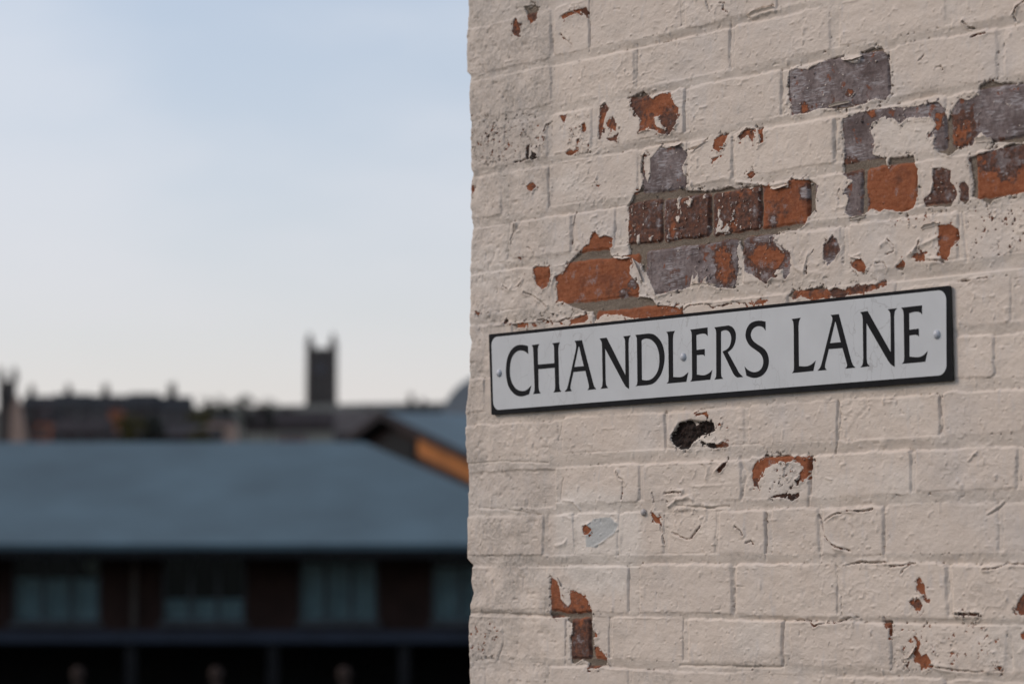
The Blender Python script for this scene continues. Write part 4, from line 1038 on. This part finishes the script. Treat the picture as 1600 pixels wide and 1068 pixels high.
for reg, conts in LET:
    ox, oy = ORG[reg]
    cs = [[uv(ox + p.x / 6.677, oy + p.y / 6.677, H3) for p in spline(c_)] for c_ in conts]
    slab('letter', cs, H2 - .0002, H3, M_BLACK, sign)
bolt_me = dome(.0064, .0042)
for x, y in ((778.5, 582.5), (1066.2, 557.2), (1462.4, 522.2)):
    a, b = uv(x, y, H2 + .002)
    o = link('bolt', bolt_me, M_BOLT, sign)
    o.matrix_parent_inverse = sign.matrix_world.inverted()
    o.matrix_world = Matrix.Translation(wallpt(a, b, H2)) @ ROT

# ------------------------------------------------------------------ the ground, one sheet to the horizon
def hill_z(x, y):
    d = max(y, 0.0)
    z = 0.0
    if d > 8: z = -2.3 * smooth(min(1, (d - 8) / 14))
    if y < -40: z += 26 * smooth(min(1, (-y - 40) / 260))  # unseen rise behind the camera, added to darken what the far windows reflect
    if d > 90: z += 38.5 * smooth(min(1, (d - 90) / 520)) ** 1.5 * (1 + .03 * math.sin(x * .02 + 1))
    return z
xs = [-3000, -1500, -800, -400, -250, -160, -110, -80, -60, -45, -30, -20, -12, -6, 0, 6, 12, 20, 30, 45, 60, 80, 110, 160, 250, 400, 800, 1500, 3000]
ys = [-3000, -1000, -300, -60, -20, 0, 4, 8, 10, 12, 14, 16, 18, 20, 22, 30, 45, 60, 90, 120, 150, 180, 220, 260, 300, 340, 380, 420, 460, 500, 550, 650, 900, 1500, 3000]
vs = [(x, y, hill_z(x, y)) for y in ys for x in xs]
fs = [(j * len(xs) + i, j * len(xs) + i + 1, (j + 1) * len(xs) + i + 1, (j + 1) * len(xs) + i) for j in range(len(ys) - 1) for i in range(len(xs) - 1)]
me = bpy.data.meshes.new('ground'); me.from_pydata(vs, [], fs); me.shade_smooth()
tag(link('ground', me, mat_simple('ground', (.060, .060, .048), .95, .3, .4)), kind='structure')

# ------------------------------------------------------------------ things beyond, out of focus
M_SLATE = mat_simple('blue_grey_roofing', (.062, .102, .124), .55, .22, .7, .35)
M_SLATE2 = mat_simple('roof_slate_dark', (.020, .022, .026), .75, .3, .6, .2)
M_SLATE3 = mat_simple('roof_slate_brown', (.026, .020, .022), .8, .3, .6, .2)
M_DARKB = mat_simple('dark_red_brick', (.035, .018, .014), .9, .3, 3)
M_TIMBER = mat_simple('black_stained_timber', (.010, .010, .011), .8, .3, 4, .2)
M_FASCIA = mat_simple('dark_blue_fascia', (.014, .020, .034), .6, .2, 2)
M_ORANGE = mat_simple('orange_timber', (.42, .150, .036), .75, .25, 1.2)
M_FRAME = mat_simple('window_frame_paint', (.07, .08, .09), .5, .2, 4)
M_CURT = mat_simple('pale_teal_curtain', (.50, .56, .62), .9, .15, 3)
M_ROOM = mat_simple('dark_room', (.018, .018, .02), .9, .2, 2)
M_STONE = mat_simple('sooty_sandstone', (.088, .076, .070), .9, .3, .5)
M_PALE = mat_simple('pale_sandstone', (.40, .275, .215), .9, .2, .7)
M_WALLB = mat_simple('brown_terrace_brick', (.048, .036, .034), .9, .3, .5)
M_WALLG = mat_simple('grey_render', (.085, .075, .075), .9, .25, .4)
M_CHIM = mat_simple('orange_chimney_brick', (.30, .105, .055), .9, .25, 1)
M_CHIMD = mat_simple('dark_chimney_brick', (.030, .021, .020), .9, .25, 1)
M_POT = mat_simple('clay_pot', (.10, .05, .035), .8, .2, 2)
M_VAULT = mat_simple('grey_sheet_roof', (.26, .27, .28), .6, .15, .3)
M_GLASSD = mat_simple('dark_pane', (.02, .024, .03), .15, .2, .5, .5)
def glass():
    m = bpy.data.materials.new('window_glass'); m.use_nodes = True
    t = m.node_tree; t.nodes.clear()
    out = t.nodes.new('ShaderNodeOutputMaterial'); mx = t.nodes.new('ShaderNodeMixShader')
    tr = t.nodes.new('ShaderNodeBsdfTransparent'); gl = t.nodes.new('ShaderNodeBsdfGlossy'); fr = t.nodes.new('ShaderNodeFresnel')
    tr.inputs['Color'].default_value = (.78, .86, .86, 1)
    gl.inputs['Roughness'].default_value = .03; fr.inputs['IOR'].default_value = 1.5
    t.links.new(fr.outputs[0], mx.inputs[0]); t.links.new(tr.outputs[0], mx.inputs[1]); t.links.new(gl.outputs[0], mx.inputs[2]); t.links.new(mx.outputs[0], out.inputs['Surface'])
    return m
M_GLASS = glass()

# long low building with the hipped blue grey roof
YE = 45.0
ze = ZY(849, YE); YR = 50.0; zr = ZY(690, YR)
xl = -19.0; xr_ridge = XY(568, YR); xr_eave = XY(935, YE); YB = 55.0
wh = empty('long_building', (xl, YE + 1.6, -2.3))
tag(wh, 'long low building with a hipped blue grey roof and deep dark eaves', 'building')
def rel(o): return Vector(o.location)
def part(mb_, name, mat, root, parent=None, smooth=False):
    base = rel(root)
    m_ = MB(); m_.v = [tuple(Vector(p) - base) for p in mb_.v]; m_.f = mb_.f
    o = m_.build(name, mat, parent or root, smooth=smooth)
    return o
A, B_, C_, D_ = Vector((xl, YE, ze)), Vector((xr_eave, YE, ze)), Vector((xr_ridge, YR, zr)), Vector((xl + 3, YR, zr))
E_, F2 = Vector((xr_eave, YB, ze)), Vector((xl, YB, ze))
dn_ = Vector((0, 0, -.09))
m_ = MB()
top = [A, B_, C_, D_, E_, F2]
m_.add(top + [p + dn_ for p in top], [(0, 1, 2, 3), (1, 4, 2), (4, 5, 3, 2), (5, 0, 3), (9, 8, 7, 6), (8, 10, 7), (8, 9, 11, 10), (9, 6, 11), (0, 6, 7, 1), (1, 7, 10, 4), (4, 10, 11, 5), (5, 11, 6, 0)])
roof = part(m_, 'roof', M_SLATE, wh)
m_ = MB(); m_.box(xl + .02, xr_eave - .02, YE + .02, YE + .14, ze - .22, ze - .093)
part(m_, 'gutter', M_TIMBER, wh)
YF = YE + 1.5                                            # upper front, set back under the eaves
zd = ZY(984, YE); zd0 = ZY(1004, YE)
WIN = [(-230, -95), (22, 160), (255, 386), (468, 592), (674, 810)]
wz0, wz1 = ZY(972, YF), ZY(863, YF)
m_ = MB()
x = xl + .3
for a, b in WIN:
    xa, xb = XY(a, YF), XY(b, YF)
    m_.box(x, xa, YF, YF + .3, zd0 + .02, ze - .1); x = xb
    m_.box(xa, xb, YF, YF + .3, zd0 + .02, wz0); m_.box(xa, xb, YF, YF + .3, wz1, ze - .1)
m_.box(x, xr_eave - .5, YF, YF + .3, zd0 + .02, ze - .1)
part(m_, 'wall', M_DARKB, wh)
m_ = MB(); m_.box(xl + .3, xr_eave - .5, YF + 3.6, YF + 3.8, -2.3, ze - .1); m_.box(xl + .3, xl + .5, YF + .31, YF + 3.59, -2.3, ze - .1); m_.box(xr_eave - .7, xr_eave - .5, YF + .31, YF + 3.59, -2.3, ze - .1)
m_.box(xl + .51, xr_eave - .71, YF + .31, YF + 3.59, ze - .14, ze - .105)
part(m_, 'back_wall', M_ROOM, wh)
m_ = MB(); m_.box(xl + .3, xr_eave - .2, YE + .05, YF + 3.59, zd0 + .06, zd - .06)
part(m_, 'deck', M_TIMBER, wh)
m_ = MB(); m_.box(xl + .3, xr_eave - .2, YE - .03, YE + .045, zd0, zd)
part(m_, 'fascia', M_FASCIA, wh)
for i, (a, b) in enumerate(WIN):
    xa, xb = XY(a, YF), XY(b, YF)
    m_ = MB()
    w = .05
    m_.box(xa, xb, YF + .06, YF + .13, wz0, wz0 + w); m_.box(xa, xb, YF + .06, YF + .13, wz1 - w, wz1)
    for k in range(4):
        xx = xa + (xb - xa - w) * k / 3
        m_.box(xx, xx + w, YF + .062, YF + .128, wz0 + w, wz1 - w)
    win = part(m_, 'window', M_FRAME, wh)
    for k in range(3):
        xx = xa + (xb - xa - w) * k / 3 + w; x2 = xa + (xb - xa - w) * (k + 1) / 3
        m_ = MB(); m_.box(xx, x2, YF + .09, YF + .098, wz0 + w, wz1 - w)
        part(m_, 'pane', M_GLASS, wh, win)
    # what hangs behind the glass
    m_ = MB(); n = 48
    hgt = [.75, .64, .34, .86, .8][i]
    pts = []
    for k in range(n + 1):
        xx = xa + .03 + (xb - xa - .06) * k / n
        pts.append((xx, YF + .22 + .045 * math.sin(k / n * 2 * math.pi * (4 if i == 3 else 6))))
    zt = wz0 + (wz1 - wz0) * hgt
    vs = [(p[0], p[1], wz0 + .02) for p in pts] + [(p[0], p[1], zt) for p in pts] + [(p[0], p[1] + .008, wz0 + .02) for p in pts] + [(p[0], p[1] + .008, zt) for p in pts]
    q = n + 1
    fs = [(k, k + 1, q + k + 1, q + k) for k in range(n)] + [(2 * q + k + 1, 2 * q + k, 3 * q + k, 3 * q + k + 1) for k in range(n)]
    m_.add(vs, fs)
    part(m_, 'curtain', M_CURT, wh, win, True)
    m_ = MB(); m_.box(xa - .05, xb + .05, YF - .09, YF - .003, wz0 - .06, wz0)
    part(m_, 'sill', M_FRAME, wh, win)
# a paper lantern just inside the second window
m_ = MB()
lc = W(147, 882, YF + .42)
for i in range(8):
    a0, a1 = math.pi * i / 8, math.pi * (i + 1) / 8
    ra, rb = max(.13 * math.sin(a0), .004), max(.13 * math.sin(a1), .004)
    m_.tube(lc + Vector((0, 0, .13 * math.cos(a0))), lc + Vector((0, 0, .13 * math.cos(a1))), ra, rb, 14)
lant = m_.build('lamp_shade', mat_simple('paper_shade', (.8, .72, .62), .9, .05, 3), None, smooth=True)
tag(lant, 'round pale paper lamp shade hanging behind the window below the eaves', 'lamp shade')
m_ = MB(); m_.tube(lc + Vector((0, 0, .135)), Vector((lc.x, lc.y, ze - .141)), .006, .006, 6)
m_.build('cord', M_TIMBER, lant)
m_ = MB(); xd = XY(213, YF); m_.tube((xd, YF - .07, zd + .01), (xd, YF - .07, ze - .12), .05, .05, 8)
part(m_, 'drainpipe', mat_simple('pipe_paint', (.09, .075, .065), .6, .2, 3), wh)
for px in (-330, -60, 207, 428, 632, 850):
    m_ = MB(); xx = XY(px, YE); m_.box(xx - .09, xx + .09, YE + .06, YE + .24, -2.3, zd0 + .058)
    part(m_, 'post', M_TIMBER, wh)

# stone posts before it, only their caps in the frame
first = None
M_POSTS = mat_simple('brown_post_stone', (.042, .027, .022), .9, .2, 2)
for i, (px, lab) in enumerate(((122, 'stone post whose round cap stands below the window with the lamp shade'), (338, 'stone post before the dark ground floor, middle one of three'), (538, 'stone post below the window nearest the brick wall'))):
    Y = 43.5
    p = W(px, 1048, Y)
    base = empty('stone_post', (p.x, Y, -2.3))
    tag(base, lab, 'post', 'stone posts before the long building')
    if first is None:
        m_ = MB(); m_.box(-.08, .08, -.08, .08, 0, p.z + 2.3 - .16); sh = m_.mesh('shaft')
        m_ = MB()
        for k in range(5):
            a0, a1 = math.pi * k / 5, math.pi * (k + 1) / 5
            m_.tube((0, 0, -.12 * math.cos(a0)), (0, 0, -.12 * math.cos(a1)), max(.11 * math.sin(a0), .004), max(.11 * math.sin(a1), .004), 12)
        capm = m_.mesh('cap', True)
        first = (sh, capm, p.z + 2.3)
    link('shaft', first[0], M_POSTS, base)
    link('cap', first[1], M_POSTS, base, Vector((0, 0, first[2] - .04)))

# gabled shed behind its right end
ap = W(597, 643, 60)
g = Vector((.43, -.903, 0)); r_ = Vector((.903, .43, 0))
slope = Vector((1.92, -4.0, 0)).length
drop = (ap.z - ZY(706, 56.16)) / 4.255
HW = 6.2
shed = empty('gabled_shed', (ap.x, ap.y, -2.3))
tag(shed, 'gabled shed with an orange timber gable end behind the hipped roof', 'building')
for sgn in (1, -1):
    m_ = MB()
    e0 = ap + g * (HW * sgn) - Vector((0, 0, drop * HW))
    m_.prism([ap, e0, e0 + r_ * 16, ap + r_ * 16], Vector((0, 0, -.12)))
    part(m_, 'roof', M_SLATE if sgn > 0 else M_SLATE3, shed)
gp = ap + r_ * .3 - Vector((0, 0, .17))
def gpt(s_, dz): return gp + g * s_ - Vector((0, 0, dz))
zbot = gp.z + 2.25
m_ = MB(); m_.prism([gpt(0, .05), gpt(5.6, 5.6 * drop + .05), gpt(5.6, zbot), gpt(-5.6, zbot), gpt(-5.6, 5.6 * drop + .05)], r_ * .25)
part(m_, 'gable_wall', M_DARKB, shed)
nb_ = 14
for i in range(nb_):                                    # upright boards of the gable
    s0 = 1.3 + i * .30
    m_ = MB(); m_.prism([gpt(s0, s0 * drop + .03), gpt(s0 + .285, (s0 + .285) * drop + .03), gpt(s0 + .285, (s0 + .285) * drop + .46), gpt(s0, s0 * drop + .46)], -r_ * (.04 + .01 * (i % 2)))
    part(m_, 'board', M_ORANGE, shed)
m_ = MB(); m_.prism([gpt(-.9, .9 * drop + .25), gpt(0, .25), gpt(1.1, 1.1 * drop + .25), gpt(1.1, 2.2), gpt(-.9, 2.2)], -r_ * .05)
part(m_, 'hatch', M_TIMBER, shed)
m_ = MB()
for sgn in (1, -1):
    a = ap - Vector((0, 0, .0)) - r_ * .05
    e0 = a + g * (HW * sgn) - Vector((0, 0, drop * HW))
    m_.prism([a + Vector((0, 0, .02)), e0 + Vector((0, 0, .02)), e0 - Vector((0, 0, .15)), a - Vector((0, 0, .15))], r_ * .045)
part(m_, 'bargeboard', M_SLATE3, shed)

# barrel roofed hall far behind it
Yv = 260
cx = XY(790, Yv); zc = ZY(655, Yv); rad_ = abs(XY(690, Yv) - cx)
hall = empty('barrel_roofed_hall', (cx, Yv, hill_z(cx, Yv) - .5))
tag(hall, 'hall with a rounded grey roof rising beside the brick wall edge', 'building')
m_ = MB(); n = 24
arc = [Vector((cx + rad_ * math.cos(math.pi * k / n), Yv, zc + rad_ * .78 * math.sin(math.pi * k / n))) for k in range(n + 1)]
m_.prism(arc, Vector((0, 22, 0)))
part(m_, 'roof', M_VAULT, hall)
m_ = MB(); m_.box(cx - rad_ + .2, cx + rad_ - .2, Yv + .2, Yv + 21.8, hill_z(cx, Yv) - .5, zc - .004)
part(m_, 'wall', M_WALLG, hall)
for k in range(3):
    xx = cx - rad_ * .6 + k * rad_ * .5
    m_ = MB(); m_.box(xx, xx + .9, Yv + .14, Yv + .195, zc - 2.2, zc - .6); part(m_, 'window', M_GLASSD, hall)

# church tower on the skyline
Yt = 600
tx0, tx1 = XY(482, Yt), XY(519, Yt); tw = tx1 - tx0; txc = (tx0 + tx1) / 2
ztop = ZY(549, Yt); ztip = ZY(522, Yt); zbase = hill_z(txc, Yt) - 1
church = empty('church_tower', (txc, Yt, zbase))
tag(church, 'tall dark church tower with corner pinnacles rising over the skyline', 'church tower')
m_ = MB(); m_.box(tx0, tx1, Yt, Yt + tw, zbase, ztop); part(m_, 'tower', M_STONE, church)
for z in (ztop - 5.2, ztop - 11):
    m_ = MB(); m_.box(tx0 - .12, tx1 + .12, Yt - .12, Yt + tw + .12, z, z + .3)
    part(m_, 'string_course', M_STONE, church)
for (c, d) in ((Yt - .1, Yt + .3), (Yt + tw - .3, Yt + tw + .1)):
    m_ = MB(); a, b = tx0 - .1, tx1 + .1
    n = 6; st = (b - a) / n
    pr = [Vector((a, c, ztop + .006)), Vector((b, c, ztop + .006))]
    for k in range(n):
        x1_, x0_ = b - k * st, b - (k + 1) * st
        pr += [Vector((x1_, c, ztop + .9)), Vector((x1_ - st * .6, c, ztop + .9)), Vector((x1_ - st * .6, c, ztop + .45)), Vector((x0_, c, ztop + .45))]
    m_.prism(pr, Vector((0, d - c, 0)))
    part(m_, 'parapet', M_STONE, church)
for (x, y) in ((tx0, Yt), (tx1, Yt), (tx0, Yt + tw), (tx1, Yt + tw)):
    m_ = MB(); m_.tube((x, y, zbase), (x, y, ztop + 1.4), .72, .66, 8); m_.tube((x, y, ztop + 1.41), (x, y, ztip + .4), .82, .12, 8)
    part(m_, 'pinnacle', M_STONE, church)
for k in (-1, 1):
    x = txc + k * tw * .17
    w = tw * .10
    m_ = MB(); zl = ztop - 4.6
    m_.prism([Vector((x - w, Yt - .06, zl)), Vector((x + w, Yt - .06, zl)), Vector((x + w, Yt - .06, zl + 2.6)), Vector((x, Yt - .06, zl + 3.6)), Vector((x - w, Yt - .06, zl + 2.6))], Vector((0, .055, 0)))
    part(m_, 'louvre', M_WALLG, church)
m_ = MB()
cl = Vector((txc, Yt - .1, ZY(577, Yt)))
m_.tube(cl, cl + Vector((0, .095, 0)), .9, .9, 20)
part(m_, 'clock_face', mat_simple('clock_stone', (.10, .10, .11), .8, .1, 1), church)
nvz = ZY(640, Yt)
m_ = MB(); m_.box(tx1 + .3, tx1 + 16, Yt + .5, Yt + 8, zbase, nvz - 2.5)
part(m_, 'nave', M_STONE, church)
m_ = MB(); m_.prism([Vector((tx1 + .3, Yt + .3, nvz - 2.49)), Vector((tx1 + .3, Yt + 8.2, nvz - 2.49)), Vector((tx1 + .3, Yt + 4.2, nvz))], Vector((15.8, 0, 0)))
part(m_, 'roof', M_SLATE2, church)

# houses on the hill: one builder, each its own thing
def house(name, px0, px1, y_ridge, y_eave, Y, depth, wm, rm, label, chims=(), group='houses along the far hillside', nwin=2, cat='house'):
    xa, xb = XY(px0, Y), XY(px1, Y)
    zb = min(hill_z(xa, Y), hill_z(xb, Y)) - .6
    z1, z0 = ZY(y_ridge, Y + depth / 2), ZY(y_eave, Y)
    root = empty(name, ((xa + xb) / 2, Y, zb))
    tag(root, label, cat, group)
    m_ = MB(); m_.box(xa, xb, Y, Y + depth, zb, z0); part(m_, 'wall', wm, root)
    m_ = MB(); m_.prism([Vector((xa, Y - .3, z0 + .006)), Vector((xa, Y + depth + .3, z0 + .006)), Vector((xa, Y + depth / 2, z1))], Vector((xb - xa - .02, 0, 0)))
    part(m_, 'roof', rm, root)
    for (cpx, ytop, wpx, cm) in chims:
        cxx = XY(cpx, Y + depth / 2); cw = wpx / FPX * (Y + depth / 2) / 2
        zt = ZY(ytop, Y + depth / 2)
        m_ = MB(); m_.box(cxx - cw, cxx + cw, Y + depth / 2 - cw, Y + depth / 2 + cw, z1 - 1.0, zt)
        ch = part(m_, 'chimney', cm, root)
        for k in (-1, 1):
            m_ = MB(); m_.tube((cxx + k * cw * .5, Y + depth / 2, zt + .004), (cxx + k * cw * .5, Y + depth / 2, zt + .5), .16, .13, 8)
            part(m_, 'chimney_pot', M_POT, root, ch)
    for k in range(nwin):
        for row in range(2):
            xx = xa + (xb - xa) * (k + .5) / nwin; zz = z0 - 1.9 - 2.8 * row
            if zz < zb + .8: continue
            m_ = MB(); m_.box(xx - .5, xx + .5, Y - .06, Y - .004, zz, zz + 1.4); w_ = part(m_, 'window', M_FRAME, root)
            m_ = MB(); m_.box(xx - .42, xx + .42, Y - .075, Y - .0605, zz + .08, zz + 1.32); part(m_, 'pane', M_GLASSD, root, w_)
    return root
GT = 'terraced houses along the far hillside'
house('terraced_house', 30, 78, 618, 634, 400, 7, M_WALLB, M_SLATE2, 'dark terraced house next to the pinnacled turret', [(48, 606, 9, M_CHIMD)], GT)
house('terraced_house', 78, 136, 615, 634, 400, 7, M_WALLG, M_SLATE2, 'grey terraced house second along from the turret', [(106, 605, 9, M_CHIMD)], GT)
house('terraced_house', 136, 196, 617, 636, 400, 7, M_WALLG, M_SLATE2, 'grey terraced house with a dark stack beside the orange chimney', [(164, 604, 10, M_CHIMD)], GT)
house('terraced_house', 196, 244, 614, 636, 400, 7, M_WALLB, M_SLATE2, 'dark terraced house behind the olive tree', [], GT)
house('terraced_house', 244, 296, 619, 639, 400, 7, M_WALLG, M_SLATE2, 'pale grey terraced house with the tallest dark chimney stack', [(268, 602, 12, M_CHIMD)], GT)
house('brick_cottage', 56, 76, 630, 660, 330, 6, M_CHIM, M_SLATE3, 'small cottage with an orange end wall before the terrace', [], nwin=1)
house('brick_cottage', 80, 168, 655, 676, 310, 7, M_WALLB, M_SLATE3, 'wide brown cottage low under the dark terrace', [], nwin=3)
house('brick_outhouse', 170, 187, 624, 640, 345, 4, M_CHIM, M_SLATE3, 'narrow orange brick outhouse beside the olive tree', [], nwin=0)
house('sandstone_house', 322, 363, 652, 660, 300, 6, M_PALE, M_SLATE3, 'pale sandstone house half hidden among dark trees', [], nwin=1)
house('slate_house', 380, 520, 642, 664, 450, 9, M_WALLB, M_SLATE3, 'wide brown roofed house before the church tower', [(404, 634, 10, M_CHIMD)], nwin=4)
house('slate_house', 522, 592, 640, 675, 380, 8, M_WALLG, M_WALLG, 'grey roofed house between church tower and shed gable', [], nwin=2)
house('slate_house', 596, 700, 636, 650, 480, 8, M_WALLB, M_SLATE2, 'low dark house with thin chimneys behind the shed roof', [(642, 618, 8, M_CHIMD), (661, 626, 7, M_CHIMD)], nwin=3)
house('brick_cottage', 434, 474, 678, 684, 200, 5, mat_simple('pink_brick', (.30, .185, .16), .9, .2, 1), M_SLATE3, 'little pink brick cottage just above the long roof', [], nwin=1)
house('slate_house', 180, 330, 668, 680, 250, 8, M_DARKB, M_SLATE3, 'dark brick house low between the olive trees', [], nwin=4)

# church turret at the left edge
Yc = 380
ta, tb = XY(-4, Yc), XY(20, Yc); tz = ZY(594, Yc); zb = hill_z(ta, Yc) - .6
tur = empty('church_turret', ((ta + tb) / 2, Yc, zb))
tag(tur, 'dark square church turret with two pinnacles next to the terraced houses', 'church')
m_ = MB(); m_.box(ta, tb, Yc, Yc + (tb - ta), zb, tz); part(m_, 'tower', M_STONE, tur)
for x in (ta + .1, tb - .1):
    for y in (Yc + .1, Yc + tb - ta - .1):
        m_ = MB(); m_.tube((x, y, tz + .004), (x, y, tz + .8), .34, .30, 8); m_.tube((x, y, tz + .81), (x, y, ZY(571, Yc)), .34, .03, 8)
        part(m_, 'pinnacle', M_STONE, tur)
m_ = MB(); m_.prism([Vector((XY(16, Yc), Yc - 1.5, zb)), Vector((XY(46, Yc), Yc - 1.5, zb)), Vector((XY(42, Yc), Yc - 1.5, ZY(680, Yc))), Vector((XY(28, Yc), Yc - 1.5, ZY(618, Yc))), Vector((XY(20, Yc), Yc - 1.5, ZY(640, Yc)))], Vector((0, 1.4, 0)))
part(m_, 'gable_wall', M_PALE, tur)
m_ = MB(); m_.box((ta + tb) / 2 - .35, (ta + tb) / 2 + .35, Yc - .07, Yc - .004, tz - 3.4, tz - 1.2); part(m_, 'louvre', M_SLATE2, tur)

# trees on the hill
def leaf_mat(n_, c):
    m = mat_simple(n_, c, .8, .5, 1.5, .2)
    return m
M_LEAF = leaf_mat('leaf_olive', (.065, .055, .014)); M_LEAFD = leaf_mat('leaf_dark', (.020, .024, .018)); M_BARK = mat_simple('bark', (.03, .022, .018), .9, .3, 3)
def tree(px, y_top, y_base, wpx, Y, mat, label, seed):
    rs = random.Random(seed)
    p = W(px, y_base, Y); zt = ZY(y_top, Y); zb = hill_z(p.x, Y) - .3
    hgt = zt - p.z; wid = wpx / FPX * Y
    root = empty('hill_tree', (p.x, Y, zb))
    tag(root, label, 'tree', 'trees on the far hillside')
    m_ = MB(); b = Vector((0, 0, 0)); t_ = Vector((0, 0, zt - zb - hgt * .45))
    m_.tube(b, t_, max(.12, hgt * .035), hgt * .018, 7)
    for k in range(5):
        a = rs.uniform(0, 6.28); q = t_ * rs.uniform(.75, .98)
        m_.tube(q, q + Vector((math.cos(a) * wid * .28, math.sin(a) * wid * .28, hgt * rs.uniform(.12, .32))), hgt * .016, hgt * .006, 5)
    m_.build('trunk', M_BARK, root)
    m_ = MB()
    zc_ = zt - zb - hgt * .5
    clumps = [(Vector((rs.gauss(0, wid * .22), rs.gauss(0, wid * .22), zc_ + rs.uniform(-.42, .40) * hgt)), rs.uniform(.14, .24) * wid) for _ in range(16)]
    for c_, rr_ in clumps:
        for _ in range(60):
            d = Vector((rs.gauss(0, 1), rs.gauss(0, 1), rs.gauss(0, .8))).normalized() * rr_ * rs.uniform(.55, 1.05)
            q = c_ + d; s_ = max(.14, wid * .035) * rs.uniform(.7, 1.3)
            a = Vector((rs.gauss(0, 1), rs.gauss(0, 1), rs.gauss(0, 1))).normalized(); b2 = a.orthogonal().normalized()
            m_.add([q - a * s_, q + b2 * s_ * .6, q + a * s_, q - b2 * s_ * .6], [(0, 1, 2, 3)])
    me = bpy.data.meshes.new('crown'); me.from_pydata(m_.v, [], m_.f)
    link('crown', me, mat, root)
tree(203, 645, 700, 42, 240, M_LEAF, 'olive green tree beside the narrow orange outhouse', 1)
tree(232, 648, 700, 40, 245, M_LEAFD, 'dark bushy tree just beside the olive tree', 2)
tree(312, 640, 700, 40, 245, M_LEAF, 'olive tree between grey terrace and pale sandstone house', 3)
tree(352, 622, 662, 44, 330, M_LEAFD, 'broad dark tree rising behind the pale sandstone house', 4)
tree(382, 616, 665, 34, 420, M_LEAFD, 'tallest dark skyline tree past the end of the terrace', 5)
tree(420, 622, 668, 36, 420, M_LEAFD, 'dark rounded skyline tree nearer the church tower', 6)
tree(325, 622, 662, 40, 380, M_LEAFD, 'dark tree against the gable end of the terrace', 7)
tree(447, 630, 672, 40, 470, M_LEAFD, 'low dark tree close by the church tower', 8)
tree(570, 632, 665, 30, 470, M_LEAFD, 'small dark tree beyond the grey roofed house', 9)
